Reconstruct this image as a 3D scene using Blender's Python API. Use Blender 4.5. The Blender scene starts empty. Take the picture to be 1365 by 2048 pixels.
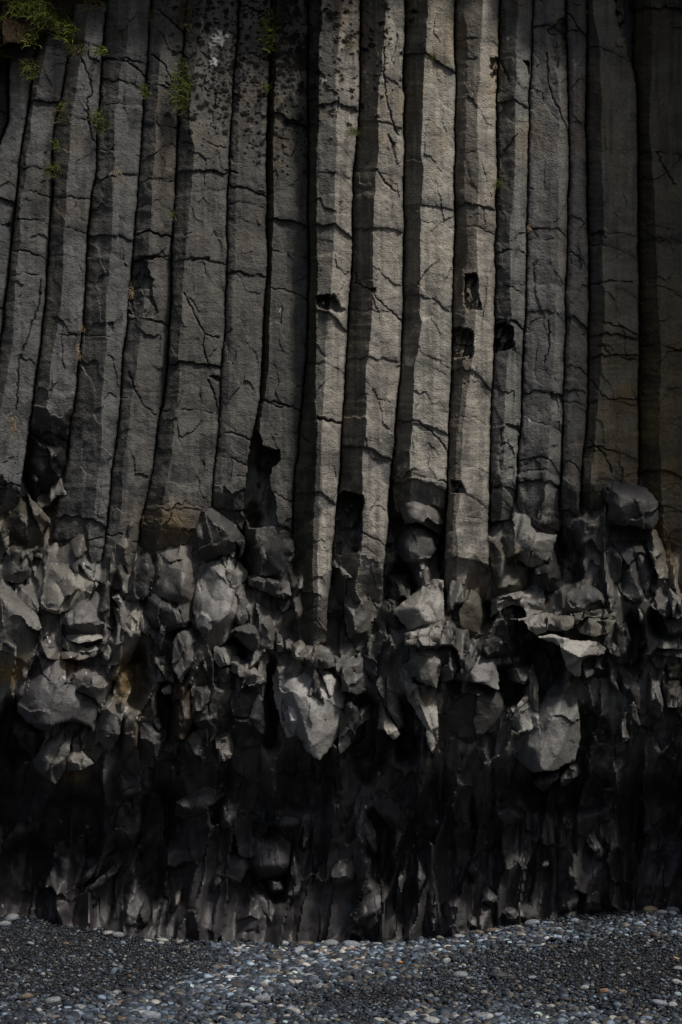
import bpy, math, random
import numpy as np
from mathutils import Vector
from mathutils.geometry import delaunay_2d_cdt

rng = np.random.default_rng(7)
random.seed(7)
S = bpy.context.scene
COL = S.collection

# ---------------------------------------------------------------- units
# 200 photo pixels = 1 m on the mean cliff plane (Y = 0); the camera stands 15 m in front of it.
D, CZ, HOR, PPM = 15.0, 1.7, 1520.0, 200.0

def unproj(px, py, fwd_cm):
    """photo pixel + how far the rock stands forward of the mean plane (cm) -> world xyz"""
    y = -np.asarray(fwd_cm) / 100.0
    k = (D + y) / D
    return np.stack([(np.asarray(px) - 682.5) / PPM * k, y + 0 * np.asarray(px), CZ + (HOR - np.asarray(py)) / PPM * k], -1)

# ---------------------------------------------------------------- noise
def _hash(ix, iy, seed):
    h = (ix.astype(np.int64) * 374761393 + iy.astype(np.int64) * 668265263 + seed * 1442695041) & 0xFFFFFFFF
    h = ((h ^ (h >> 13)) * 1274126177) & 0xFFFFFFFF
    h = ((h ^ (h >> 16)) * 2246822519) & 0xFFFFFFFF
    return ((h ^ (h >> 15)) & 0xFFFFFF) / float(0xFFFFFF)

def vnoise(x, y, seed=0):
    x = np.asarray(x, float); y = np.asarray(y, float)
    ix = np.floor(x); iy = np.floor(y)
    fx = x - ix; fy = y - iy
    fx = fx * fx * fx * (fx * (fx * 6 - 15) + 10); fy = fy * fy * fy * (fy * (fy * 6 - 15) + 10)
    a = _hash(ix, iy, seed); b = _hash(ix + 1, iy, seed); c = _hash(ix, iy + 1, seed); d = _hash(ix + 1, iy + 1, seed)
    return (a + (b - a) * fx + (c - a) * fy + (a - b - c + d) * fx * fy) * 2 - 1

def fbm(x, y, seed=0, octv=4, gain=0.5):
    s = 0; a = 1; t = 0
    for o in range(octv):
        s = s + a * vnoise(x * 2 ** o + 13.7 * o, y * 2 ** o - 7.3 * o, seed + o * 17)
        t += a; a *= gain
    return s / t

def cells(x, y, seed):
    """jittered cells: nearest id hashes, centre, F1, F2"""
    x = np.asarray(x, float); y = np.asarray(y, float)
    ix = np.floor(x); iy = np.floor(y)
    f1 = np.full(x.shape, 9e9); f2 = np.full(x.shape, 9e9)
    bx = np.zeros_like(x); by = np.zeros_like(x); cx = np.zeros_like(x); cy = np.zeros_like(x)
    for dx in (-1, 0, 1):
        for dy in (-1, 0, 1):
            jx = ix + dx; jy = iy + dy
            qx = jx + 0.5 + 0.9 * (_hash(jx, jy, seed) - 0.5); qy = jy + 0.5 + 0.9 * (_hash(jx, jy, seed + 5) - 0.5)
            d = np.hypot(x - qx, y - qy)
            m = d < f1
            f2 = np.where(m, f1, np.minimum(f2, d))
            f1 = np.where(m, d, f1)
            bx = np.where(m, jx, bx); by = np.where(m, jy, by); cx = np.where(m, qx, cx); cy = np.where(m, qy, cy)
    return bx, by, cx, cy, f1, f2

def facets(px, py, sx, sy, seed, off, tilt, curve=0.0, warp=0.25, slant=0.0):
    """broken rock relief: each cell is its own tilted, slightly hollow face (cm)"""
    u = px / sx + slant * py / sy; v = py / sy
    wu = u + warp * fbm(u * 1.3, v * 1.3, seed + 91, 3); wv = v + warp * fbm(u * 1.3, v * 1.3, seed + 77, 3)
    bx, by, cx, cy, f1, f2 = cells(wu, wv, seed)
    h = (_hash(bx, by, seed + 11) * 2 - 1) * off
    h = h + (_hash(bx, by, seed + 12) * 2 - 1) * tilt * (wu - cx) + (_hash(bx, by, seed + 13) * 2 - 1) * tilt * (wv - cy)
    h = h + curve * f1 ** 2
    return h, _hash(bx, by, seed + 14), f2 - f1

def sstep(a, b, x):
    t = np.clip((x - a) / (b - a), 0, 1); return t * t * (3 - 2 * t)

def in_poly(px, py, poly):
    c = np.zeros(px.shape, bool); n = len(poly)
    for i in range(n):
        x0, y0 = poly[i][:2]; x1, y1 = poly[(i + 1) % n][:2]
        if y0 == y1: continue
        c ^= ((y0 > py) != (y1 > py)) & (px < (x1 - x0) * (py - y0) / (y1 - y0) + x0)
    return c

def seg_dist(px, py, pts, closed=False):
    d = np.full(px.shape, 9e9)
    n = len(pts)
    for i in range(n if closed else n - 1):
        x0, y0 = pts[i][:2]; x1, y1 = pts[(i + 1) % n][:2]
        L2 = (x1 - x0) ** 2 + (y1 - y0) ** 2 + 1e-9
        t = np.clip(((px - x0) * (x1 - x0) + (py - y0) * (y1 - y0)) / L2, 0, 1)
        d = np.minimum(d, np.hypot(px - x0 - t * (x1 - x0), py - y0 - t * (y1 - y0)))
    return d

# ---------------------------------------------------------------- materials
def nodes_of(m):
    m.use_nodes = True
    nt = m.node_tree; nt.nodes.clear()
    out = nt.nodes.new('ShaderNodeOutputMaterial'); b = nt.nodes.new('ShaderNodeBsdfPrincipled')
    nt.links.new(b.outputs[0], out.inputs[0])
    return nt, b

def rock_material(name, rough, bump_mm, grain, strip=1.0, spec=0.35):
    m = bpy.data.materials.new(name); nt, b = nodes_of(m); N = nt.nodes; L = nt.links
    at = N.new('ShaderNodeAttribute'); at.attribute_name = 'tint'
    tc = N.new('ShaderNodeTexCoord'); mp = N.new('ShaderNodeMapping'); mp.inputs['Scale'].default_value = (1, 1, strip)
    L.new(tc.outputs['Object'], mp.inputs['Vector'])
    n1 = N.new('ShaderNodeTexNoise'); n1.inputs['Scale'].default_value = grain; n1.inputs['Detail'].default_value = 6; n1.inputs['Roughness'].default_value = 0.62
    n2 = N.new('ShaderNodeTexNoise'); n2.inputs['Scale'].default_value = 4.5; n2.inputs['Detail'].default_value = 7; n2.inputs['Roughness'].default_value = 0.6
    n3 = N.new('ShaderNodeTexVoronoi'); n3.inputs['Scale'].default_value = grain * 1.7
    for n in (n1, n2, n3): L.new(mp.outputs[0], n.inputs['Vector'])
    r1 = N.new('ShaderNodeMapRange'); r1.inputs[1].default_value = 0.3; r1.inputs[2].default_value = 0.7; r1.inputs[3].default_value = 0.72; r1.inputs[4].default_value = 1.22
    r2 = N.new('ShaderNodeMapRange'); r2.inputs[1].default_value = 0.3; r2.inputs[2].default_value = 0.7; r2.inputs[3].default_value = 0.72; r2.inputs[4].default_value = 1.2
    L.new(n1.outputs[0], r1.inputs[0]); L.new(n2.outputs[0], r2.inputs[0])
    mu = N.new('ShaderNodeMath'); mu.operation = 'MULTIPLY'; L.new(r1.outputs[0], mu.inputs[0]); L.new(r2.outputs[0], mu.inputs[1])
    mx = N.new('ShaderNodeVectorMath'); mx.operation = 'SCALE'; L.new(at.outputs['Color'], mx.inputs[0]); L.new(mu.outputs[0], mx.inputs['Scale'])
    L.new(mx.outputs[0], b.inputs['Base Color'])
    rr = N.new('ShaderNodeMapRange'); rr.inputs[3].default_value = rough - 0.12; rr.inputs[4].default_value = rough + 0.15
    L.new(n2.outputs[0], rr.inputs[0]); L.new(rr.outputs[0], b.inputs['Roughness'])
    b.inputs['Specular IOR Level'].default_value = spec
    ad = N.new('ShaderNodeMath'); ad.operation = 'MULTIPLY_ADD'; ad.inputs[1].default_value = 0.45
    L.new(n3.outputs[0], ad.inputs[0]); L.new(n1.outputs[0], ad.inputs[2])
    bp = N.new('ShaderNodeBump'); bp.inputs['Distance'].default_value = bump_mm / 1000; bp.inputs['Strength'].default_value = 1.0
    L.new(ad.outputs[0], bp.inputs['Height']); L.new(bp.outputs[0], b.inputs['Normal'])
    return m

M_COL = rock_material('column_basalt', 0.8, 10, 34, 1.35, 0.25)
M_LOW = rock_material('broken_basalt', 0.54, 4, 30, 1.5, 0.5)
M_BASE = rock_material('wet_basalt', 0.52, 4, 26, 0.8, 0.5)

def plain(name, rgb, rough, var=0.25, scale=30, attr=None, spec=0.35, bump=0.0):
    m = bpy.data.materials.new(name); nt, b = nodes_of(m); N = nt.nodes; L = nt.links
    tc = N.new('ShaderNodeTexCoord'); n = N.new('ShaderNodeTexNoise'); n.inputs['Scale'].default_value = scale; n.inputs['Detail'].default_value = 5
    L.new(tc.outputs['Object'], n.inputs['Vector'])
    r = N.new('ShaderNodeMapRange'); r.inputs[1].default_value = 0.3; r.inputs[2].default_value = 0.7; r.inputs[3].default_value = 1 - var; r.inputs[4].default_value = 1 + var
    L.new(n.outputs[0], r.inputs[0])
    mx = N.new('ShaderNodeVectorMath'); mx.operation = 'SCALE'; L.new(r.outputs[0], mx.inputs['Scale'])
    if attr:
        a = N.new('ShaderNodeAttribute'); a.attribute_name = attr; L.new(a.outputs['Color'], mx.inputs[0])
    else: mx.inputs[0].default_value = rgb
    L.new(mx.outputs[0], b.inputs['Base Color']); b.inputs['Roughness'].default_value = rough; b.inputs['Specular IOR Level'].default_value = spec
    if bump:
        bp = N.new('ShaderNodeBump'); bp.inputs['Distance'].default_value = bump; L.new(n.outputs[0], bp.inputs['Height']); L.new(bp.outputs[0], b.inputs['Normal'])
    return m

M_GRAVEL = plain('gravel_stone', (.1, .1, .1), 0.62, 0.22, 60, 'tint', 0.3)
M_PEBBLE = plain('pebble_stone', (.1, .1, .1), 0.6, 0.5, 70, 'tint', 0.3, 0.003)
M_SAND = plain('black_sand', (.022, .023, .026), 0.85, 0.4, 55, None, 0.2, 0.012)
M_SOIL = plain('dark_soil', (.03, .022, .013), 0.95, 0.5, 40, None, 0.05, 0.02)
M_GRASS = plain('grass_blades', (.1, .1, .1), 0.7, 0.3, 25, 'tint', 0.2)
M_ORANGE = plain('orange_plastic', (.62, .2, .02), 0.5, 0.15, 60)
M_WHITE = plain('bird_lime', (.6, .6, .57), 0.8, 0.2, 60)

# ---------------------------------------------------------------- mesh building
def make(name, verts, quads=None, tris=None, tint=None, mat=None, smooth=True, sharp=None, origin=None, parent=None):
    verts = np.asarray(verts, np.float32)
    if origin is None: origin = np.array([verts[:, 0].mean(), verts[:, 1].mean(), verts[:, 2].min()], np.float32)
    verts = verts - origin
    me = bpy.data.meshes.new(name)
    loops = []; starts = []; tot = 0
    parts = [(q, k) for q, k in ((quads, 4), (tris, 3)) if q is not None and len(q)]
    nf = sum(len(q) for q, k in parts); nl = sum(len(q) * k for q, k in parts)
    me.vertices.add(len(verts)); me.vertices.foreach_set('co', np.ascontiguousarray(verts).ravel())
    me.loops.add(nl); me.polygons.add(nf)
    li = np.concatenate([np.asarray(q, np.int32).ravel() for q, k in parts])
    st = np.concatenate([base + np.arange(len(q), dtype=np.int32) * k for (q, k), base in
                         zip(parts, np.cumsum([0] + [len(q) * k for q, k in parts])[:-1])]).astype(np.int32)
    me.loops.foreach_set('vertex_index', li); me.polygons.foreach_set('loop_start', st)
    me.update(calc_edges=True)
    me.polygons.foreach_set('use_smooth', np.full(nf, smooth, bool))
    if tint is not None:
        a = me.attributes.new('tint', 'FLOAT_COLOR', 'POINT')
        t = np.ones((len(verts), 4), np.float32); t[:, :3] = tint
        a.data.foreach_set('color', t.ravel())
    if mat: me.materials.append(mat)
    if sharp: me.set_sharp_from_angle(angle=math.radians(sharp))
    me.validate()
    o = bpy.data.objects.new(name, me); o.location = origin.tolist(); COL.objects.link(o)
    if parent: o.parent = parent
    return o

def tag(o, label, cat, group=None, kind=None):
    if label: o['label'] = label
    if cat: o['category'] = cat
    if group: o['group'] = group
    if kind: o['kind'] = kind
    return o

def grid_quads(nr, nc, wrap=False):
    r = np.arange(nr - 1)[:, None]; c = np.arange(nc if wrap else nc - 1)[None, :]; c2 = (c + 1) % nc
    return np.stack([r * nc + c, (r + 1) * nc + c, (r + 1) * nc + c2, r * nc + c2], -1).reshape(-1, 4)

# ---------------------------------------------------------------- traced columns
# edges are polylines (x, y) in photo pixels; each column has its left edge, one or two creases, and its right edge
E = {}
E['a0'] = [(22, -160), (20, 84), (17, 240), (-4, 300), (-40, 540), (-75, 800), (-90, 1100)]
E['a'] = [(84, -160), (76, 80), (64, 168), (54, 236), (44, 293), (39, 323), (34, 387), (20, 540), (7, 655), (-1, 709), (-16, 800), (-30, 1100)]
E['cc'] = [(122, -160), (98, 60), (88, 118), (72, 202), (67, 266), (59, 303), (54, 354), (44, 404), (37, 489), (32, 570), (27, 672), (20, 719), (7, 783), (0, 823), (-8, 1100)]
E['c'] = [(160, -160), (148, 40), (135, 111), (130, 162), (112, 240), (106, 290), (108, 371), (101, 455), (96, 539), (94, 570), (84, 688), (72, 756), (64, 830), (59, 849), (40, 1000), (30, 1160)]
E['dc'] = [(196, -160), (182, 7), (172, 84), (162, 118), (152, 189), (143, 229), (140, 303), (133, 394), (128, 472), (126, 554), (116, 672), (104, 739), (98, 806), (89, 857), (80, 1000), (76, 1160)]
E['d'] = [(226, -160), (212, 30), (204, 118), (202, 169), (195, 270), (192, 337), (182, 404), (175, 472), (173, 539), (169, 587), (163, 682), (155, 763), (145, 823), (139, 857), (135, 920), (116, 1000), (104, 1060), (98, 1180)]
E['ec'] = [(276, -160), (260, 27), (251, 111), (241, 152), (233, 209), (233, 303), (227, 354), (229, 438), (222, 520), (221, 554), (216, 665), (209, 729), (202, 823), (202, 908), (189, 1019), (176, 1120), (170, 1160)]
E['e'] = [(318, -160), (300, 30), (296, 148), (288, 209), (283, 297), (276, 371), (270, 455), (264, 522), (261, 554), (254, 655), (244, 739), (239, 823), (233, 874), (226, 924), (222, 975), (216, 1042), (205, 1120), (198, 1170)]
E['fc'] = [(352, -160), (340, 17), (325, 101), (317, 169), (310, 253), (305, 354), (302, 404), (299, 472), (296, 554), (286, 638), (275, 722), (270, 773), (260, 840), (243, 941), (241, 1025), (232, 1100), (228, 1180)]
E['f'] = [(384, -160), (370, 30), (364, 140), (357, 270), (354, 337), (349, 404), (345, 489), (345, 570), (340, 655), (334, 739), (327, 806), (318, 850), (310, 924), (300, 975), (284, 1042), (272, 1110), (262, 1180)]
E['gc'] = [(424, -160), (411, 17), (404, 84), (391, 152), (384, 236), (388, 286), (384, 354), (381, 421), (376, 505), (369, 537), (367, 621), (361, 688), (357, 790), (349, 840), (344, 907), (337, 941), (330, 985), (318, 1080)]
E['g'] = [(484, -160), (477, 0), (474, 84), (466, 152), (463, 236), (457, 337), (455, 438), (452, 539), (452, 570), (448, 688), (441, 773), (438, 857), (431, 907), (425, 992), (418, 1100)]
E['hc'] = [(500, -160), (492, 0), (484, 152), (474, 337), (468, 539), (462, 700), (452, 860), (440, 1000), (432, 1100)]
E['h'] = [(548, -160), (542, 34), (539, 152), (533, 286), (533, 404), (534, 522), (533, 554), (529, 621), (524, 705), (519, 800), (506, 864), (502, 907), (492, 1000), (486, 1120)]
E['ic'] = [(560, -160), (554, 34), (548, 152), (546, 270), (548, 404), (546, 522), (546, 554), (541, 655), (539, 739), (529, 800), (522, 857), (516, 920), (510, 1120)]
E['i'] = [(616, -160), (616, 34), (618, 169), (617, 303), (617, 438), (618, 522), (618, 554), (617, 621), (613, 722), (607, 790), (598, 874), (590, 958), (586, 1042), (580, 1180)]
E['jc'] = [(648, -160), (643, 50), (639, 152), (635, 337), (635, 438), (634, 522), (634, 705), (634, 840), (632, 941), (627, 1025), (624, 1101), (625, 1168), (627, 1236), (627, 1290)]
E['jd'] = [(690, -160), (686, 0), (672, 152), (672, 320), (669, 404), (666, 522), (664, 570), (656, 655), (648, 756), (643, 830), (641, 900), (638, 1025), (634, 1101), (634, 1290)]
E['j'] = [(724, -160), (721, 34), (720, 152), (718, 236), (711, 303), (704, 404), (704, 532), (703, 554), (698, 621), (693, 705), (688, 790), (684, 874), (679, 958), (673, 1025), (667, 1101), (662, 1168), (656, 1236), (654, 1290)]
E['kc'] = [(778, -160), (770, 34), (767, 84), (760, 185), (755, 270), (752, 354), (750, 438), (748, 532), (747, 587), (741, 661), (735, 722), (733, 823), (731, 874), (726, 918), (728, 992), (726, 1067), (721, 1111), (712, 1160), (708, 1200)]
E['k'] = [(813, -160), (811, 34), (807, 118), (809, 303), (807, 438), (807, 532), (806, 638), (802, 722), (795, 806), (789, 874), (784, 924), (780, 975), (774, 1084), (770, 1135), (766, 1200)]
E['lc'] = [(858, -160), (854, 34), (849, 202), (846, 270), (844, 371), (843, 505), (843, 554), (839, 655), (831, 722), (833, 806), (826, 857), (821, 907), (824, 951), (822, 1020), (820, 1100)]
E['l'] = [(908, -160), (910, 34), (911, 169), (910, 303), (909, 404), (908, 554), (904, 621), (902, 756), (898, 857), (895, 958), (893, 1020), (886, 1200)]
E['mc'] = [(926, -160), (930, 34), (939, 101), (935, 202), (932, 303), (932, 404), (934, 505), (930, 620), (928, 756), (920, 830), (914, 924), (910, 1000), (906, 1180)]
E['md'] = [(968, -160), (966, 34), (964, 101), (959, 202), (956, 337), (956, 438), (957, 554), (956, 618), (952, 672), (942, 756), (934, 806), (930, 857), (925, 924), (919, 990), (914, 1080), (914, 1180)]
E['m'] = [(1002, -160), (999, 34), (996, 135), (993, 202), (994, 303), (993, 404), (991, 505), (991, 554), (989, 655), (986, 722), (984, 823), (981, 924), (979, 992), (977, 1101), (984, 1180)]
E['nc'] = [(1040, -160), (1036, 34), (1033, 152), (1030, 303), (1025, 421), (1020, 505), (1018, 554), (1024, 621), (1026, 688), (1016, 722), (1012, 806), (1010, 860), (1006, 1000), (1004, 1100)]
E['n'] = [(1072, -160), (1067, 34), (1060, 152), (1057, 303), (1055, 404), (1054, 554), (1050, 655), (1045, 739), (1042, 840), (1036, 924), (1034, 992), (1030, 1100)]
E['oc'] = [(1092, -160), (1094, 50), (1107, 118), (1119, 202), (1117, 303), (1117, 404), (1116, 505), (1114, 587), (1114, 688), (1107, 749), (1104, 806), (1100, 874), (1095, 941), (1092, 1000), (1088, 1120)]
E['o'] = [(1136, -160), (1134, 34), (1138, 202), (1139, 337), (1136, 472), (1132, 570), (1131, 655), (1127, 756), (1126, 857), (1124, 958), (1118, 1120)]
E['pc'] = [(1148, -160), (1146, 34), (1148, 202), (1150, 337), (1147, 472), (1143, 570), (1140, 756), (1138, 857), (1134, 958), (1130, 1100)]
E['p'] = [(1178, -160), (1175, 34), (1172, 202), (1173, 337), (1176, 438), (1178, 621), (1176, 756), (1171, 857), (1165, 941), (1160, 1020), (1150, 1120)]
E['qc'] = [(1186, -160), (1190, 34), (1202, 84), (1205, 202), (1206, 337), (1208, 438), (1207, 522), (1207, 621), (1203, 756), (1198, 806), (1191, 891), (1182, 958), (1180, 1100)]
E['q'] = [(1240, -160), (1250, 34), (1262, 118), (1272, 169), (1276, 303), (1277, 438), (1279, 554), (1279, 722), (1277, 857), (1276, 958), (1272, 1080)]
E['rc'] = [(1310, -160), (1306, 34), (1303, 170), (1301, 270), (1312, 438), (1316, 587), (1322, 688), (1320, 790), (1321, 891), (1326, 975), (1330, 1150)]
E['r'] = [(1392, -160), (1390, 400), (1392, 800), (1394, 1150)]

def rock_tint(px, py, seed=0):
    """own colour of the broken rock: grey above, wet black at the foot, ochre seams where they show"""
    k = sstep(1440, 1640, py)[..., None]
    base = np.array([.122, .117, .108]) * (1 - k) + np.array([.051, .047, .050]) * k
    T = base * (1 + 0.25 * fbm(px / 50, py / 60, 201 + seed, 4)[..., None] + 0.12 * fbm(px / 8, py / 14, 207 + seed, 3)[..., None])
    st = sstep(0.1, 0.42, fbm(px / 40, py / 46, 900, 5, 0.58)); T = T * (1 - 0.5 * st[..., None])
    oc = np.zeros(px.shape)
    for (x, y, rx, ry, a) in [(20, 1340, 45, 26, .9), (345, 1065, 60, 28, .9), (255, 1355, 24, 45, .8), (135, 1330, 26, 14, .7), (365, 1420, 20, 50, .7), (300, 1470, 30, 40, .5), (150, 1555, 26, 12, .7), (845, 1420, 30, 30, .5), (960, 1160, 30, 40, .4), (1340, 1060, 40, 90, .7), (1010, 1130, 50, 40, .4), (120, 1050, 50, 40, .3), (250, 1040, 40, 40, .35), (20, 1040, 22, 40, .6)]:
        oc = np.maximum(oc, 1.25 * a * np.exp(-((px - x) / rx) ** 2 - ((py - y) / ry) ** 2))
    oc = np.minimum(oc, 1) * np.clip(0.75 + 0.8 * fbm(px / 60, py / 4, 222, 3), 0, 1)
    T = T * (1 - oc[..., None]) + oc[..., None] * np.array([.25, .165, .06])
    bx, by, cx, cy, f1, f2 = cells(px / 9.0, py / 11.0, 640)
    sp = (_hash(bx, by, 641) < .012 * (1 - .75 * sstep(1480, 1560, py))) * sstep(.34, .16, f1 + .1 * vnoise(px / 2, py / 2, 5)); sp = sp[..., None]
    return T * (1 - sp) + sp * .55
# name of edges L, creases, R; depth of front crease (cm); bottom y; left/right face angle; label; face tints; joints (y, dip, width)
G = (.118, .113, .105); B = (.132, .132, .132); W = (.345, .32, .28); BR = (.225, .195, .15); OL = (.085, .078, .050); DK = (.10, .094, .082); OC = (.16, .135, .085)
E['z0'] = [(-60, -160), (-52, 84), (-56, 240), (-70, 300), (-110, 540)]
COLS = [
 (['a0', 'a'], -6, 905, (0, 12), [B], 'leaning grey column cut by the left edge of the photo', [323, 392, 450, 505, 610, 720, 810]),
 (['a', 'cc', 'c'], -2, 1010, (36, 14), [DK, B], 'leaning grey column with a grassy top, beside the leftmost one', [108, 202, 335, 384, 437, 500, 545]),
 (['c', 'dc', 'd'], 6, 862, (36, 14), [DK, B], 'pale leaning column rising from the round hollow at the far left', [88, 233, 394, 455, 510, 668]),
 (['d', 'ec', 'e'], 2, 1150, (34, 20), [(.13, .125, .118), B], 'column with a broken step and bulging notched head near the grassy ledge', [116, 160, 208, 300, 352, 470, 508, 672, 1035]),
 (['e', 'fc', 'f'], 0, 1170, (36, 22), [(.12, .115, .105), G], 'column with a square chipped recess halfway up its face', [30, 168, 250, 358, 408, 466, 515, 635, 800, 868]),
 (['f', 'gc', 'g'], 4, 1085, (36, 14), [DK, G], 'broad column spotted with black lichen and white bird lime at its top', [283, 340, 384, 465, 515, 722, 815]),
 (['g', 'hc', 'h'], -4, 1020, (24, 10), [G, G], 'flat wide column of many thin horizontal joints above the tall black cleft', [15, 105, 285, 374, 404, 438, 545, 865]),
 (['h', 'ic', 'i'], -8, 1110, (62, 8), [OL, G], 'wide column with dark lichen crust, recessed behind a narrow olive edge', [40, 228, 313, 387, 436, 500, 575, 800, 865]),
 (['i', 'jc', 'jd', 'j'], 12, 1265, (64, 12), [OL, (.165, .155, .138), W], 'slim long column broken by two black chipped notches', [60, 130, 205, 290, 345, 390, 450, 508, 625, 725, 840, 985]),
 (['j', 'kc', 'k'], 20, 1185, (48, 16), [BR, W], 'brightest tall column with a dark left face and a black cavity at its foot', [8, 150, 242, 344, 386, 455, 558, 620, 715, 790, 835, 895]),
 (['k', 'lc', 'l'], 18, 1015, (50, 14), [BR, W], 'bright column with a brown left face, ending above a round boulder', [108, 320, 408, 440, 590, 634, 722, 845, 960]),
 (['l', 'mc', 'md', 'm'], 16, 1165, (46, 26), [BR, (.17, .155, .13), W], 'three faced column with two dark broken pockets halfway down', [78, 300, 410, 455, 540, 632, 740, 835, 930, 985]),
 (['m', 'nc', 'n'], 4, 1020, (30, 30), [(.14, .135, .125), (.20, .195, .18)], 'narrow column with a small fern and a deep black pocket', [203, 425, 500, 572, 640, 700, 850]),
 (['n', 'oc', 'o'], 0, 1050, (8, 44), [(.16, .155, .145), (.2, .195, .18)], 'column whose wide face is split by a long slanting crack near its top', [52, 175, 458, 478, 567, 623, 780, 850]),
 (['o', 'pc', 'p'], -6, 1040, (20, 12), [(.15, .145, .138), (.155, .15, .142)], 'plain slim column with a cracked blocky section two thirds down', [60, 430, 505, 578, 628, 728, 755, 778, 800, 955]),
 (['p', 'qc', 'q'], -2, 1010, (50, 12), [(.11, .105, .095), (.20, .19, .165)], 'broad ochre tinged column with fine horizontal ridges low on its face', [95, 466, 490, 570, 650, 668, 710, 800, 912]),
 (['z0', 'a0'], -20, 420, (0, 12), [(.075, .072, .066)], 'dark recessed sliver of a column at the left edge below the grassy ledge', [150, 215, 290, 360]),
 (['q', 'rc', 'r'], -14, 1120, (50, 10), [(.08, .07, .045), (.15, .14, .115)], 'dark mossy column cut by the right edge of the photo', [15, 300, 450, 475, 573, 690, 780, 940]),
]
# traced cracks, broken pockets (polygon, depth cm)
CRACKS = [[(163, 118), (178, 152), (187, 182), (175, 200), (176, 240), (183, 275), (195, 292)], [(206, 118), (255, 122), (280, 143), (294, 157)],
 [(330, 165), (345, 176)], [(317, 20), (345, 45), (366, 65)], [(305, 110), (330, 128), (345, 165)], [(369, 587), (395, 640), (410, 668), (405, 690), (417, 735)], [(410, 668), (440, 676)], [(84, 560), (78, 610), (50, 690), (38, 720), (33, 820)],
 [(417, 760), (432, 800), (438, 830)], [(770, 95), (768, 145), (772, 190), (785, 240), (797, 270)], [(752, 338), (765, 358), (790, 382)], [(1094, 105), (1097, 160), (1107, 200), (1118, 218), (1135, 260), (1140, 290)], [(1130, 20), (1140, 30), (1160, 60)],
 [(1000, 120), (1018, 160)], [(450, 340), (475, 345)], [(260, 745), (270, 780), (285, 808), (310, 830)], [(1098, 640), (1098, 700), (1088, 725)], [(1195, 695), (1207, 690), (1220, 710), (1278, 710)], [(1180, 570), (1225, 562), (1265, 565)],
 [(1210, 645), (1245, 655), (1278, 672)], [(1182, 722), (1205, 708)], [(1182, 760), (1205, 790), (1215, 798), (1278, 800)], [(1180, 880), (1205, 905), (1225, 945)], [(600, 870), (620, 885)], [(805, 845), (840, 843), (880, 880), (898, 905)], [(747, 590), (770, 612), (805, 645)],
 [(710, 545), (712, 565), (735, 578), (752, 576)], [(530, 800), (545, 808), (565, 815)], [(1315, 305), (1325, 330), (1350, 370)]]
POCKETS = [([(632, 592), (668, 586), (684, 612), (697, 618), (697, 628), (680, 630), (632, 615)], 24), ([(928, 548), (955, 545), (960, 600), (968, 622), (935, 625), (926, 610)], 16), ([(902, 655), (922, 652), (950, 662), (948, 680), (950, 708), (940, 722), (903, 716)], 24),
 ([(988, 652), (1010, 640), (1028, 655), (1030, 695), (1010, 704), (988, 708)], 28), ([(501, 880), (516, 856), (527, 890), (545, 898), (562, 900), (563, 920), (545, 935), (540, 960), (552, 1000), (556, 1050), (500, 1060), (485, 1020), (492, 960)], 55),
 ([(676, 986), (692, 982), (729, 990), (727, 1030), (724, 1075), (718, 1105), (670, 1110), (673, 1040)], 55), ([(262, 520), (288, 516), (308, 560), (306, 590), (322, 634), (285, 634), (256, 632)], 11), ([(1180, 466), (1210, 460), (1213, 478), (1182, 482)], 16),
 ([(774, 262), (791, 288), (787, 304), (783, 302)], 10), ([(978, 116), (996, 114), (995, 190), (985, 190)], 20), ([(1046, 118), (1060, 122), (1060, 155)], 18), ([(416, 752), (440, 748), (442, 770), (430, 764)], 10), ([(632, 832), (650, 834), (682, 842), (682, 852), (660, 846), (634, 840)], 10),
 ([(1000, 858), (1012, 848), (1040, 850), (1038, 950), (1005, 965), (995, 930)], 6), ([(1244, -170), (1275, -170), (1268, 150), (1252, 95), (1236, 50), (1228, 0)], 30), ([(735, 575), (756, 574), (748, 592), (742, 585)], 10), ([(1100, 780), (1124, 790), (1123, 880), (1104, 865)], 7),
 ([(212, 740 - 95), (228, 642), (230, 665), (216, 668)], 5), ([(1094, 60), (1130, 30), (1136, 150), (1110, 140), (1105, 100)], 9), ([(380, 518), (420, 514), (422, 521), (385, 524)], 9), ([(0, 446), (25, 444), (22, 456), (0, 455)], 8), ([(262, 520), (300, 510), (345, 512), (300, 521)], 10),
 ([(900, 960), (922, 962), (934, 985), (920, 988), (900, 985)], 24)]

def ypoly(name, y):
    p = E[name]; return np.interp(y, [q[1] for q in p], [q[0] for q in p])

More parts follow.
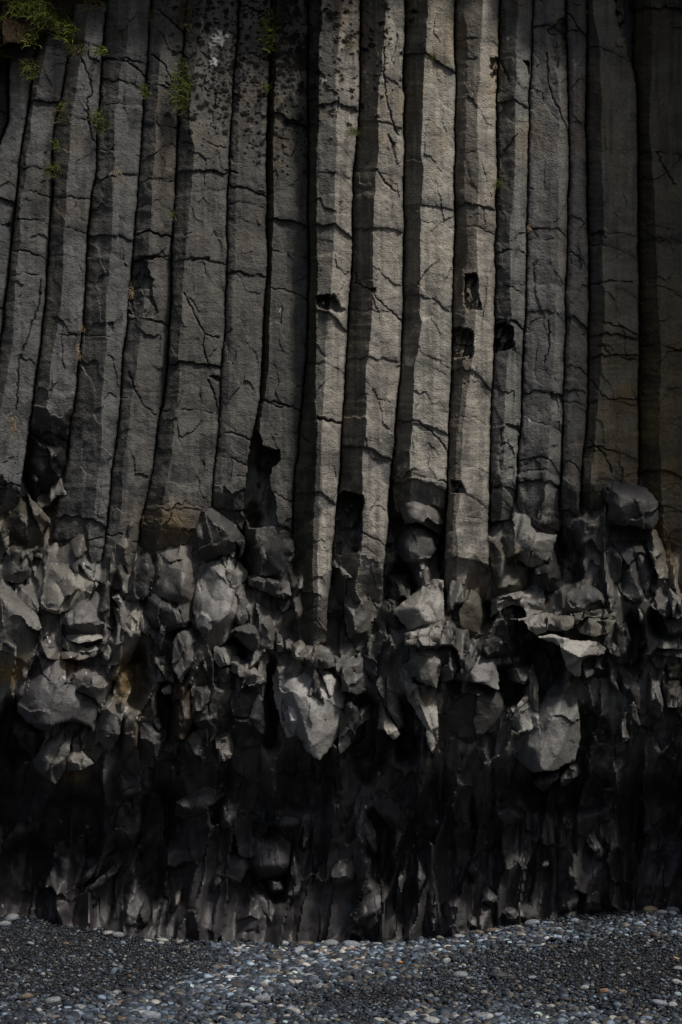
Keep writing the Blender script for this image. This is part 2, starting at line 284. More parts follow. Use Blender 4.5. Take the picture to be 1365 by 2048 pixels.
TOPS = {0: 84, 1: 58, 2: -4, 16: 90}
def column(idx, edges, dC, ybot, ang, tints, label, joints):
    step = 2.0; ybot = ybot + (50 if idx < 8 and idx != 2 else 34)
    y = np.arange(TOPS.get(idx, -160), ybot + 26, step); nr = len(y)
    seed = 100 + idx * 31
    jx = np.random.default_rng(seed + 17).uniform(ybot - 190, ybot - 20, 3).tolist() if idx != 16 else []; jy = np.array(sorted(joints + [-60, -120] + jx), float)
    drum = np.searchsorted(jy, y)
    r = np.random.default_rng(seed); dj = r.normal(0, 1, (len(jy) + 2, 4))
    xs = []
    for k, e in enumerate(edges):
        x = ypoly(e, y)
        se = int(1000 + 7 * sum(map(ord, e))); x = x + 1.7 * vnoise(y / 50, y * 0 + 3, se) + 0.7 * vnoise(y / 15, y * 0 + 3, se + 1) + 0.8 * vnoise(y / 7, y * 0, seed + k)
        if 0 < k < len(edges) - 1: x = x + np.convolve(np.pad(1.9 * dj[drum, k], 4, mode='edge'), np.ones(9) / 9, 'valid')
        elif k == 0: x = x + 1.1
        else: x = x - 1.1
        xs.append(x)
    for k in range(1, len(xs)): xs[k] = np.maximum(xs[k], xs[k - 1] + 2)
    cm = 0.5
    if len(edges) == 2: ds = [dC + 0 * y, dC - (xs[1] - xs[0]) * cm * math.tan(math.radians(ang[1]))]
    elif len(edges) == 3:
        ds = [dC - np.minimum((xs[1] - xs[0]) * cm * math.tan(math.radians(ang[0])), 30), dC + 0 * y, dC - (xs[2] - xs[1]) * cm * math.tan(math.radians(ang[1]))]
    else:
        a1 = ang[0]; a2 = -4 if idx == 8 else 14
        ds = [dC - np.minimum((xs[1] - xs[0]) * cm * math.tan(math.radians(a1)), 26), dC + 0 * y]
        if idx == 8: ds.append(dC - 0.5 - (xs[2] - xs[1]) * cm * math.tan(math.radians(-12))); ds.append(ds[2] - (xs[3] - xs[2]) * cm * math.tan(math.radians(22)))
        else:
            ds = [dC - np.minimum((xs[1] - xs[0]) * cm * math.tan(math.radians(a1)), 26), dC + 0 * y, dC + (xs[2] - xs[1]) * cm * math.tan(math.radians(6))]
            ds.append(ds[2] - (xs[3] - xs[2]) * cm * math.tan(math.radians(34)))
    PX = []; PD = []; PT = []; ED = []
    for k in range(len(xs) - 1):
        n = max(3, int(np.mean(xs[k + 1] - xs[k]) / 1.7))
        t = np.linspace(0, 1, n + 1)[None, :] if k == len(xs) - 2 else np.linspace(0, 1, n + 1)[None, :-1]
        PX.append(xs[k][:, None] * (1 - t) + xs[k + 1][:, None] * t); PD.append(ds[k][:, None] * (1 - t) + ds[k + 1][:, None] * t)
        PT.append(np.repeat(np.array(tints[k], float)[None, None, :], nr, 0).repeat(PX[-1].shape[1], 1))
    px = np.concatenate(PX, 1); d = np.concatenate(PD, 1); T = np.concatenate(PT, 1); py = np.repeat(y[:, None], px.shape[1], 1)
    xl = xs[0][:, None]; xr = xs[-1][:, None]; xc = 0.5 * (xl + xr); hw = 0.5 * (xr - xl)
    # bottom: broken off raggedly, stepping back into the rock
    low = ybot + 34 * fbm(px / 26, px * 0 + idx, seed + 4, 3)
    py = np.where(py > low, low + (py - low) * 0.02, py)
    up_ = 12 * fbm(px / 20, px * 0 + idx, seed + 44, 3); hi = TOPS.get(idx, -160) + 12 + up_
    if idx in TOPS: py = np.where(py < hi, hi + (py - hi) * 0.05, py)
    d = d + (1.5 + 3.0 * sstep(ybot - 170, ybot, py)) * fbm(px / 38, py / 55, seed, 4) + 0.45 * fbm(px / 9, py / 8, seed + 3, 3)
    dent, _, _ = facets(px, py, 40, 60, seed + 8, 0.5, 1.6, -0.6, 0.35); d = d + dent
    bb = sstep(ybot - 210, ybot - 10, py); brk, _, _ = facets(px, py, 52, 80, seed + 9, 2.0, 9, 9, 0.3); d = d + bb * (brk - 3) - 32 * sstep(ybot - 110, ybot + 30, py) ** 1.3
    fl = sstep(0.42, 0.6, fbm(px / 26, py / 40, seed + 21, 3)); d = d - 0.45 * fl
    stain = np.zeros_like(px); crack = np.zeros_like(px)
    xk = xs[-2][:, None] if len(xs) > 2 else xl; rel = np.clip((px - xk) / np.maximum(xr - xk, 4), -1, 1)
    for i, j in enumerate(jy):
        arc = (px - xc) / hw
        drop = r.uniform(6, 34) if idx >= 7 else r.uniform(-2, 16)
        yy = j + drop * np.maximum(rel, 0) ** 1.3 + 5 * np.minimum(rel, 0) * r.uniform(-1, 1) + 5 * (arc ** 2) * r.uniform(0.2, 1.3) + r.uniform(-4, 4) * arc + 3.0 * vnoise(px / 12, px * 0 + i, seed + 60) + 1.5 * vnoise(px / 4.5, px * 0 + i, seed + 61)
        dy = py - yy; d = d + 1.3 * (dj[i + 1, 3] - dj[i, 3]) * sstep(-2.5, 2.5, dy)
        g = r.uniform(.35, 1.0) * (0.55 if 7 < idx < 12 else 1.0) * (0.12 + 0.88 * sstep(-0.3, 0.35, vnoise(px / 22, py * 0 + i * 3.1, seed + 62))); wd = r.uniform(.8, 1.5)
        crack = np.maximum(crack, g * np.exp(-(dy / wd) ** 2))
        near = np.exp(-np.abs(dy + 3) / (r.uniform(8, 24) if idx < 8 or idx > 13 else r.uniform(10, 26))) * sstep(-0.25, 0.28, fbm(px / 26, py / 20, seed + 40 + i, 4) + 0.10 + 0.22 * (px - xc) / hw) * r.uniform(0.5, 1.0)
        stain = np.maximum(stain, near)
        d = d - 0.45 * np.where(dy > 0, np.exp(-dy / 4.0), 0)
    for cr in CRACKS:
        b = np.array(cr)
        if b[:, 0].max() < px.min() - 8 or b[:, 0].min() > px.max() + 8: continue
        q = seg_dist(px + 2.2 * vnoise(px / 7, py / 7, 5), py + 2.2 * vnoise(px / 7, py / 7, 6), cr)
        crack = np.maximum(crack, np.exp(-(q / 1.4) ** 2))
    d = d - 2.8 * crack
    el = np.minimum(px - xl, xr - px); d = d - 3.0 * np.exp(-np.maximum(el, 0) / 2.2)
    # dark water stains, lichen, ochre
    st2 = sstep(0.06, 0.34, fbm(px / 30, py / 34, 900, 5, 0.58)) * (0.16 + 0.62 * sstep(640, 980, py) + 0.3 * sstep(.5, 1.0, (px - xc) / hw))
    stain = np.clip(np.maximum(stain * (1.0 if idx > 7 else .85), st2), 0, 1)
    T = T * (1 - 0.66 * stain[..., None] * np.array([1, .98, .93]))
    T = T * (1 + 0.12 * fbm(px / 60, py / 90, seed + 70, 3)[..., None] + 0.10 * fbm(px / 10, py / 60, seed + 71, 3)[..., None])
    T = T * (1 + 0.16 * fbm(px / 5.5, py / 150, seed + 72, 3)[..., None]) * (1 + r.normal(0, .05)) * (1 + r.normal(0, .007, 3))
    stk = sstep(.12, .42, fbm(px / 9, py / 130, seed + 73, 3)); T = T * (1 - .28 * stk[..., None])
    warm = sstep(0.0, 0.6, fbm(px / 40, py / 70, 333, 4)) * sstep(700, 200, py); T = T * (1 + warm[..., None] * np.array([.08, -.02, -.16]))
    oc = sstep(1120, 1260, px) * (.25 + .75 * sstep(480, 820, py)) * (0.5 + 0.5 * fbm(px / 50, py / 30, 55, 3)); T = T * (1 - 0.9 * oc[..., None]) + 0.9 * oc[..., None] * np.array([.23, .172, .075])
    oc = np.exp(-((px - 340) / 55) ** 2 - ((py - 1040) / 32) ** 2) * 0.8; T = T * (1 - oc[..., None]) + oc[..., None] * np.array([.14, .10, .05])
    if px.max() > 1190:
        rid = sstep(1170, 1210, px) * sstep(600, 700, py); d = d + 0.42 * rid * sstep(-.2, .4, fbm(px / 50, py / 60, 14, 3)) * np.sin(py / 6.2 * 3.1416 + 2.6 * vnoise(px / 16, py / 22, 8) + 1.5 * vnoise(px / 5, py / 9, 9))
    lm = np.exp(-((px - 500) / 135) ** 4) * sstep(400, 120, py) + 0.5 * np.exp(-((px - 715) / 70) ** 2) * sstep(330, 60, py)
    bx, by, cx, cy, f1, f2 = cells(px / 17 + 0.2 * vnoise(px / 6, py / 6, 1), py / 14 + 0.2 * vnoise(px / 6, py / 6, 2), 402)
    rad = 0.12 + 0.42 * _hash(bx, by, 77); have = _hash(bx, by, 78) < np.clip(lm, 0, 1) * 1.0
    sp = np.where(have, sstep(rad, rad * 0.7, f1 + 0.12 * vnoise(px / 3, py / 3, 3)), 0)
    b2 = cells(px / 8.0 + .3 * vnoise(px / 4, py / 4, 15), py / 8.0, 422); sp = np.maximum(sp, (_hash(b2[0], b2[1], 79) < np.clip(lm, 0, 1) * (.25 + .5 * sstep(-.2, .3, fbm(px / 30, py / 30, 423, 2)))) * sstep(.36, .2, b2[4]))
    crust = sstep(-0.12, 0.16, fbm(px / 20, py / 26, 410, 5, .6)) * np.exp(-((px - 588) / 44) ** 4) * sstep(360, 140, py)
    blk = np.maximum(sp, crust); T = T * (1 - blk[..., None]) + blk[..., None] * np.array([.008, .007, .005]); d = d + 0.8 * sp
    for (wx, wy, wr) in [(436, 78, 13), (428, 122, 8), (440, 66, 7), (1017, 77, 3.5), (1151, 129, 2.5), (656, 215, 5), (730, 146, 5), (649, 162, 4), (884, 346, 4), (944, 190, 2.5), (187, 398, 2.4), (1058, 842, 2.5), (553, 621, 2.5), (561, 620, 2.5), (1040, 952, 3), (1056, 455, 2), (455, 70, 4)]:
        if px.min() - 9 < wx < px.max() + 9:
            w = sstep(1.0, 0.5, np.hypot(px - wx, (py - wy) * 0.8) / wr + 0.9 * vnoise(px / 3.2, py / 3.2, 12)); T = T * (1 - w[..., None]) + w[..., None] * np.array([.5, .5, .49])
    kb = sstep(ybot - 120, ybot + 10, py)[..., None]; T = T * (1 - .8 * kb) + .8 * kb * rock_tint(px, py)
    T = T * (1 - 0.72 * crack[..., None])
    seam = np.exp(-np.maximum(el, 0) / 1.8); T = T * (1 - 0.45 * seam[..., None])
    for poly, dep in POCKETS:
        b = np.array(poly)
        if b[:, 0].max() < px.min() - 4 or b[:, 0].min() > px.max() + 4: continue
        wx = px + 2.4 * vnoise(px / 8, py / 8, 21); wy = py + 2.4 * vnoise(px / 8, py / 8, 22)
        ins = in_poly(wx, wy, poly); q = seg_dist(wx, wy, poly, True)
        f = np.where(ins, sstep(0, 3.5, q), 0)
        rough, _, _ = facets(px, py, 18, 24, 555, 2.5, 7, 0, 0.3)
        dep = dep * .75 if dep < 40 else dep; ty_ = np.clip((py - b[:, 1].min()) / max(4, np.ptp(b[:, 1])), 0, 1); sl_ = (1.15 - 0.85 * ty_) if dep < 40 else 1.0
        rough = rough + 0.8 * dep * (_hash(np.floor(wx / 13 + py / 40), np.floor(wy / 17 + px / 30), 5) - .6) * (dep < 40)
        d = d - f * (dep * sl_ * (0.85 + 0.25 * fbm(px / 14, py / 14, 23, 3)) - np.clip(rough, -9, 9) * min(1, dep / 15))
        T = T * (1 - 0.1 * f[..., None] * min(1, dep / 14))
    front = unproj(px, py, d)
    nb = 6
    back = []
    for s, (xe, de) in enumerate([(px[:, -1], d[:, -1]), (px[:, 0], d[:, 0])]):
        for q in ((0.25, 0.6, 1.0) if s == 0 else (1.0, 0.6, 0.25)):
            dd = de - q * 48; xx = xe + (4 if s == 0 else -4) * 0 + (-1 if s == 0 else 1) * 10 * q
            back.append(unproj(xx, py[:, 0], dd))
    back = np.stack(back, 1)
    V = np.concatenate([front, back], 1); nc = V.shape[1]
    TT = np.concatenate([T, np.full((nr, nb, 3), .03)], 1)
    q = grid_quads(nr, nc, True); V = V.reshape(-1, 3); TT = TT.reshape(-1, 3)
    top = V[:nc].mean(0); bot = V[-nc:].mean(0); V = np.vstack([V, top, bot]); TT = np.vstack([TT, TT[0], TT[0]])
    nV = len(V); i = np.arange(nc); i2 = (i + 1) % nc
    tris = np.concatenate([np.stack([np.full(nc, nV - 2), i, i2], -1), np.stack([np.full(nc, nV - 1), (nr - 1) * nc + i2, (nr - 1) * nc + i], -1)])
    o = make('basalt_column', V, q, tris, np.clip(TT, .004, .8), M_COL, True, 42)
    return tag(o, label, "rock column", "basalt columns of the cliff", "thing")

for i, (ed, dC, yb, ang, tn, lab, jo) in enumerate(COLS):
    column(i, ed, dC, yb, ang, tn, lab, jo)

# ---------------------------------------------------------------- the cliff behind and beneath the columns
BASE_Y = [-900, -260, -170, -100, 900, 1000, 1060, 1140, 1250, 1400, 1500, 1600, 1700, 1800, 1860, 1960]
BASE_D = [90, 80, 55, -46, -46, -40, -28, -15, -8, -8, -28, -66, -86, -82, -72, -62]  # rows above the frame bulge forward: an unseen overhang added to shade the top

VOIDS = [(35, 1465, 38, 60, 70), (20, 1580, 60, 70, 40), (270, 1360, 26, 66, 35), (330, 1420, 14, 60, 45), (470, 1290, 30, 40, 45), (500, 1100, 26, 90, 50), (545, 1410, 14, 90, 50), (735, 1470, 44, 80, 60), (815, 1460, 28, 60, 50), (1015, 1375, 32, 40, 60),
 (1090, 1330, 40, 70, 55), (1135, 1120, 30, 60, 45), (805, 1190, 26, 70, 45), (650, 1260, 70, 34, 26), (370, 1270, 36, 20, 30), (890, 1120, 10, 110, 35), (1265, 1290, 24, 60, 40), (230, 1210, 14, 60, 40), (1330, 1240, 30, 30, 35), (950, 1230, 40, 30, 35), (1170, 1480, 50, 60, 25),
 (620, 1560, 60, 60, 35), (760, 1690, 26, 90, 45), (150, 1650, 70, 60, 25), (320, 1640, 40, 60, 20), (1130, 1580, 90, 50, 40), (1300, 1640, 80, 80, 30), (60, 1740, 60, 60, 25), (560, 1740, 30, 60, 25), (300, 1750, 26, 60, 25), (540, 920, 26, 40, 10), (700, 1210, 10, 40, 30)]
def cliff_height(px, py):
    b = np.interp(py, BASE_Y, BASE_D)
    lowm = sstep(850, 1040, py)
    big, c1, e1 = facets(px, py, 88, 215, 21, 8, 26, 30, 0.3, 0.25)
    med, c2, e2 = facets(px, py, 48, 110, 22, 4.0, 15, 13, 0.3, 0.4)
    sml, c3, e3 = facets(px, py, 19, 42, 23, 1.3, 4.5, 2.6, 0.35, 0.3)
    foot = sstep(1470, 1600, py)
    fan, c4, e4 = facets(px, py, 66, 215, 24, 9, 27, 30, 0.32, 0.5)
    fan2, c5, e5 = facets(px, py, 30, 150, 25, 2.5, 10, 8, 0.35, 0.55)
    pat = sstep(-0.1, 0.25, fbm(px / 90, py / 90, 28, 2))
    wx = px + 26 * fbm(px / 110, py / 150, 81, 3); sl = 0.30 * np.sin(px / 210.0 + 1.0)
    n1 = vnoise(wx / 58 + sl * py / 58, py / 240, 82); n2 = vnoise(wx / 25 + 1.3 * sl * py / 58 + 7, py / 120, 83); n3 = vnoise(wx / 11 + 3 + sl * py / 40, py / 70, 84)
    flute = 26 * np.abs(n1) ** 0.75 - 9 + (7.5 * np.abs(n2) ** 0.75 - 2.5) + (0.3 + 0.7 * pat) * (2.4 * np.abs(n3) - .8)
    h = lowm * (1 - foot) * (0.9 * big + med * (0.55 + 0.65 * pat) + sml * (.3 + pat) + 0.28 * flute) + foot * (0.5 * flute + 1.1 * fan + fan2 * (0.5 + 0.8 * pat) + sml * .4 * pat) + lowm * 0.16 * fbm(px / 9, py / 12, 31, 4)
    for (x, y, rx, ry, dp) in VOIDS:
        h = h - dp * np.exp(-(np.hypot((px - x + 8 * fbm(px / 20, py / 24, 71, 3)) / rx, (py - y + 10 * fbm(px / 20, py / 24, 72, 3)) / ry)) ** 6)
    # outside the frame the same cliff goes on: left it steps back a little, right an unseen buttress is added to shade the right hand columns
    rt = sstep(1392, 1470, px); lf = sstep(-30, -110, px)
    colm = np.abs(((px + 6 * fbm(py / 90, px / 200, 41, 3)) / 84) % 1 - 0.42); rid = 30 * (0.5 - colm) + 2.5 * fbm(px / 12, py / 20, 42, 4)
    up = 1 - lowm
    side = np.maximum(rt, lf) * np.where((py > -170), 1, 0)
    h = h + side * up * (44 + rid - 14)
    h = h + rt * 44 + sstep(1470, 2000, px) * 150 - lf * 6
    top = sstep(-110, -200, py)
    h = h + top * 0.8 * (rid - 20)
    return b + h, (c1, c2, c3, c4, e1, e2, foot, lowm)

gx = np.concatenate([np.arange(-760, -30, 9), np.arange(-30, 1400, 3.0), np.arange(1400, 2000, 8)])
gy = np.concatenate([np.arange(-900, -100, 20), np.arange(-100, 900, 20), np.arange(900, 1000, 6), np.arange(1000, 1960, 3.0)])
PXg, PYg = np.meshgrid(gx, gy)
H, (c1, c2, c3, c4, e1, e2, foot, lowm) = cliff_height(PXg, PYg)
Hp = np.pad(H, 1, mode='edge'); H = (Hp[1:-1, 1:-1] * 6 + Hp[:-2, 1:-1] + Hp[2:, 1:-1] + Hp[1:-1, :-2] + Hp[1:-1, 2:]) / 10
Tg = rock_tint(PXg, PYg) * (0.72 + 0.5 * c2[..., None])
cr = np.exp(-(e2 / 0.035) ** 2) * lowm; Tg = Tg * (1 - 0.5 * cr[..., None])
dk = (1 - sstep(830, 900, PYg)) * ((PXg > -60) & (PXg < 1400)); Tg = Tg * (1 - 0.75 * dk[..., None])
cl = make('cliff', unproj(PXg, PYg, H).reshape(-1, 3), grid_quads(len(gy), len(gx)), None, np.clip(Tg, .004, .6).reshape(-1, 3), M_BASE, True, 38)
tag(cl, 'dark broken basalt cliff behind and beneath the columns', None, None, 'structure')
cl['category'] = 'cliff'

# ---------------------------------------------------------------- traced blocks of the broken lower cliff
C = {'1': (0, 1000), '2': (450, 1000), '3': (905, 1000), '4': (0, 1500), '5': (450, 1500), '6': (905, 1500), '0': (0, 0)}
def pts_of(s):
    return [tuple(float(v) for v in t.split(',')) for t in s.split()]

def chunk(name, crop, pts, d, tx, ty, bulge, label, ridge=(), tint=None, group=None, wet=False, rnd=2.6, back=42, rough=1.0):
    """outline traced in enlarged crop coordinates; d = how far its middle stands forward (cm); tx, ty = slope in cm per 100 px"""
    pts = pts_of(pts); ridge = pts_of(ridge) if ridge else []
    d = d - 8 if wet else 0.62 * d - 1
    ox, oy = C[crop]; k = 1.0 if crop == '0' else 1 / 2.967
    out = [(ox + p[0] * k, oy + p[1] * k, p[2] if len(p) > 2 else 0.0) for p in pts]
    rid = [(ox + p[0] * k, oy + p[1] * k, p[2]) for p in ridge]
    a = np.array(out); xc, yc = a[:, :2].mean(0); seed = int(abs(xc * 7 + yc * 13)) % 9973
    if name not in ('rock_plate', 'rock_shard') and not wet:
        gr = 4.5; out = [(p[0] + gr * (p[0] - xc) / (np.hypot(p[0] - xc, p[1] - yc) + 1e-6), p[1] + gr * (p[1] - yc) / (np.hypot(p[0] - xc, p[1] - yc) + 1e-6), p[2]) for p in out]; a = np.array(out)
    w = a[:, 0].max() - a[:, 0].min(); hgt = a[:, 1].max() - a[:, 1].min(); size = min(w, hgt)
    hb, vd = cliff_height(xc + w * .3 * np.array([0, 1, -1, 0, 0, .7, -.7, .7, -.7]), yc + hgt * .3 * np.array([0, 0, 0, 1, -1, .7, .7, -.7, -.7]))
    d = max(d, float(np.percentile(hb, 80)) + 3)
    # coarse faces
    cv = [Vector(p[:2]) for p in out + rid]
    cdt = delaunay_2d_cdt(cv, [], [list(range(len(out)))], 1, 1e-4)
    V2 = np.array([tuple(v) for v in cdt[0]]); dz = []
    allp = out + rid
    for orig in cdt[3]: dz.append(allp[orig[0]][2] if orig else 0.0)
    dz = np.array(dz); TR = []
    for f in cdt[2]:
        for q in range(1, len(f) - 1): TR.append((f[0], f[q], f[q + 1]))
    TR = np.array(TR)
    def depth(x, y):
        A = V2[TR[:, 0]]; B_ = V2[TR[:, 1]]; C_ = V2[TR[:, 2]]
        den = (B_[:, 1] - C_[:, 1]) * (A[:, 0] - C_[:, 0]) + (C_[:, 0] - B_[:, 0]) * (A[:, 1] - C_[:, 1]); den = np.where(np.abs(den) < 1e-6, 1e-6, den)
        l0 = ((B_[:, 1] - C_[:, 1]) * (x[:, None] - C_[:, 0]) + (C_[:, 0] - B_[:, 0]) * (y[:, None] - C_[:, 1])) / den
        l1 = ((C_[:, 1] - A[:, 1]) * (x[:, None] - C_[:, 0]) + (A[:, 0] - C_[:, 0]) * (y[:, None] - C_[:, 1])) / den
        l2 = 1 - l0 - l1
        best = np.argmax(np.minimum(np.minimum(l0, l1), l2), 1); n = np.arange(len(x))
        b = np.clip(np.stack([l0[n, best], l1[n, best], l2[n, best]], 1), 0, 1); b /= b.sum(1, keepdims=True)
        return (b * dz[TR[best]]).sum(1)
    # fine outline and fill
    sp = 2.4 if size > 26 else 1.9
    dense = []
    for i in range(len(out)):
        p, q = np.array(out[i][:2]), np.array(out[(i + 1) % len(out)][:2]); L = np.hypot(*(q - p)); n = max(1, int(L / sp)); nrm = np.array([-(q - p)[1], (q - p)[0]]) / max(L, 1e-6)
        for j in range(n):
            t = j / n; pt = p + (q - p) * t
            am = min(1.8, 0.045 * size) * math.sin(math.pi * t) ** 0.5
            dense.append(pt + nrm * am * float(vnoise(pt[0] / 9, pt[1] / 9, seed) + 0.5 * vnoise(pt[0] / 3.5, pt[1] / 3.5, seed + 1)))
    dn = np.array(dense)
    xx, yy = np.meshgrid(np.arange(a[:, 0].min(), a[:, 0].max(), sp), np.arange(a[:, 1].min(), a[:, 1].max(), sp))
    xx = xx.ravel() + rng.uniform(-.6, .6, xx.size); yy = yy.ravel() + rng.uniform(-.6, .6, yy.size)
    ok = in_poly(xx, yy, dn); dd = seg_dist(xx[ok], yy[ok], dn, True); xi = xx[ok][dd > sp * 0.6]; yi = yy[ok][dd > sp * 0.6]
    vs = [Vector(p) for p in dn] + [Vector((float(x), float(y))) for x, y in zip(xi, yi)]
    res = delaunay_2d_cdt(vs, [], [list(range(len(dn)))], 1, 1e-4)
    P = np.array([tuple(v) for v in res[0]]); F = [f for f in res[2] if len(f) == 3]; F = np.array(F)
    x, y = P[:, 0], P[:, 1]
    h = sum(depth(x + ax, y + ay) for ax, ay in ((0, 0), (1.6, 0), (-1.6, 0), (0, 1.6), (0, -1.6))) / 5
    q = seg_dist(x, y, dn, True)
    soft = name == 'boulder'
    h = d + h + tx * (x - xc) / 100 + ty * (y - yc) / 100 + bulge * (0.35 if soft else 0.15) * (1 - np.exp(-q / (0.22 * size))) - rnd * (0.7 if soft else 0.4) * np.exp(-q / 1.8)
    rc = np.random.default_rng(seed + 5); cut = np.zeros_like(h)
    a0 = rc.uniform(0, 6.283)
    for i in range(3 if soft else 5):
        an = a0 + i * 6.283 / (3 if soft else 5) + rc.uniform(-.5, .5); pr = (x - xc) * math.cos(an) + (y - yc) * math.sin(an)
        pr = pr + 0.05 * size * fbm(x / (.5 * size + 8), y / (.5 * size + 8), seed + 30 + i, 2)
        lim = rc.uniform(.25, .9) * pr.max(); e_ = np.maximum(pr - lim, 0); cut = np.minimum(cut, -rc.uniform(20, 75) / 100 * e_ * (1.0 - 0.25 * e_ / (e_.max() + 1)) * (.8 if soft else 1))
    h = h + np.maximum(cut, -16)
    if soft and size > 14:
        cylx = np.clip((x - xc) / (.5 * w), -1, 1); cyly = np.clip((y - yc) / (.5 * hgt), -1, 1)
        h = h - (.05 * min(w, 90)) * np.abs(cylx + .15) ** 2.2 - (.05 * min(hgt, 90)) * np.maximum(-cyly - .1, 0) ** 2 - (.07 * min(hgt, 90)) * np.maximum(cyly, 0) ** 2.5
    fa = 0
    for ax, ay in ((0, 0), (1.0, 0), (-1.0, 0), (0, 1.0), (0, -1.0)):
        f_, ca, _ = facets(x + ax, y + ay, max(28, size * .62), max(40, size * .95), seed + 3, .8 * rough, 12 * rough, (14.0 if not soft else 9) * rough, 0.25); fa = fa + f_ / 5; fb, cb, eb = facets(x, y, 17, 24, seed + 4, 0.1 * rough, .6 * rough, .6 * rough, 0.4)
    n1 = vnoise((x - .25 * y) / max(20, .42 * w) + seed, y / max(60, .9 * hgt), seed + 61); fl = (np.abs(n1) ** .8 - .4) * min(11, .16 * w) * (.35 if soft else 1)
    h = h + fa * min(1, size / 55) + .55 * fl + fb * min(1, size / 50) + 0.2 * fbm(x / 6, y / 6, seed + 5, 3)
    if name != 'rock_plate':
        hbv = np.clip(cliff_height(x, y)[0], h - (26 if wet else 20), h) + .3
        sd = 1 if rc.random() < .5 else -1
        ux = (x - xc) / (.5 * w); uy = (y - yc) / (.5 * hgt)
        dirw = np.clip(sstep(-.05, .75, -uy) + .8 * sstep(.15, .9, sd * ux) + (.8 * sstep(.3, .9, uy) if wet else 0), 0, 1)
        wgt = 1 - dirw * (1 - sstep(0, .34 * size, q)); h = hbv + (h - hbv) * wgt
    ck = np.exp(-(np.abs(fbm(x / 46, y / 60, seed + 6, 3)) / 0.018) ** 2) * sstep(0.1, 0.45, vnoise(x / 40, y / 40, seed + 7)); h = h - 1.1 * ck
    tb = None if tint is None else np.array(tint) * ((1.0 if wet else .82 * (np.mean(tint) / .165) ** 1.7))
    T = rock_tint(x, y, seed % 50) if tint is None else tb[None] * (1 + 0.2 * fbm(x / 30, y / 36, seed + 9, 4) + 0.12 * fbm(x / 7, y / 9, seed + 10, 3))[:, None]
    T = T * (0.88 + 0.24 * ca[:, None]) * (1 - 0.6 * ck[:, None])
    # outline edges in order -> side wall going back into the cliff
    e = np.concatenate([F[:, [0, 1]], F[:, [1, 2]], F[:, [2, 0]]]); key = {}
    for s, t in e: key[(s, t)] = 1
    bd = np.array([(s, t) for s, t in key if (t, s) not in key])
    front = unproj(x, y, h); n0 = len(x)
    bi = np.unique(bd); mp = {int(v): j for j, v in enumerate(bi)}; nb = len(bi)
    rings = [front]; TT = [T]
    for f, sh in ((0.35, 0.02), (1.0, 0.10)):
        wob = 1 + 0.1 * vnoise(x[bi] / 6, y[bi] / 6 + f * 9, seed + 12)
        rings.append(unproj(x[bi] + (xc - x[bi]) * sh * wob, y[bi] + (yc - y[bi]) * sh * wob, h[bi] - back * f)); TT.append(T[bi] * 0.9)
    fx = F.copy()
    # orientation: face the camera
    A = P[F[:, 0]]; B_ = P[F[:, 1]]; C_ = P[F[:, 2]]
    if np.median((B_[:, 0] - A[:, 0]) * (C_[:, 1] - A[:, 1]) - (B_[:, 1] - A[:, 1]) * (C_[:, 0] - A[:, 0])) > 0: fx = fx[:, ::-1]; bd = bd[:, ::-1]
    quads = []
    for s, t in bd:
        i, j = mp[int(s)], mp[int(t)]
        quads.append((t, s, n0 + i, n0 + j)); quads.append((n0 + j, n0 + i, n0 + nb + i, n0 + nb + j))
    V = np.concatenate(rings); cen = unproj(np.array([xc]), np.array([yc]), np.array([h.mean() - back])); V = np.vstack([V, cen]); TT.append(T[:1])
    tr = [(len(V) - 1, n0 + nb + mp[int(s)], n0 + nb + mp[int(t)]) for s, t in bd[:, ::-1]]
    o = make(name, V, np.array(quads), np.concatenate([fx, np.array(tr)]), np.clip(np.concatenate(TT), .004, .7), M_BASE if wet else M_LOW, True, 36)
    return tag(o, label, {'boulder': 'boulder', 'rock_block': 'rock block', 'rock_shard': 'rock shard', 'rock_plate': 'rock plate', 'rock_slab': 'rock slab', 'earth_bank': 'earth bank'}[name], group, 'thing')


def splinters(n, ymin, ymax, lmin, lmax, slant, tint, wet, label, group, seed):
    rs = np.random.default_rng(seed); k = 0
    while k < n:
        x = rs.uniform(-10, 1375); y = rs.uniform(ymin, ymax); L = rs.uniform(lmin, lmax); w = L * rs.uniform(.16, .34)
        if any(((x - v[0]) / v[2]) ** 2 + ((y - v[1]) / v[3]) ** 2 < .8 for v in VOIDS): continue
        an = slant + rs.normal(0, .35); ca, sa = math.cos(an), math.sin(an); bend = rs.normal(0, .14) * L; pts = []
        for t, s in ((-.5, .25), (-.42, 1), (-.1, 1.1), (.22, .8), (.5, .1), (.46, -.15), (.2, -.75), (-.1, -1), (-.4, -.7)):
            u = t * L; vv = s * w * rs.uniform(.7, 1.2) * .5 + bend * (t * t - .12)
            pts.append('%.1f,%.1f' % (x + u * sa + vv * ca, y - u * ca + vv * sa))
        hb = float(cliff_height(np.array([x]), np.array([y]))[0][0])
        c = np.array(tint) * rs.uniform(.75, 1.35)
        chunk('rock_shard', '0', ' '.join(pts), (hb + rs.uniform(1, 6) + (8 if wet else 1)) / (1 if wet else .62), rs.uniform(-26, 6), rs.uniform(-6, 26), 2, label, '', tuple(c), group, wet, 1.5, 22, .6)
        k += 1
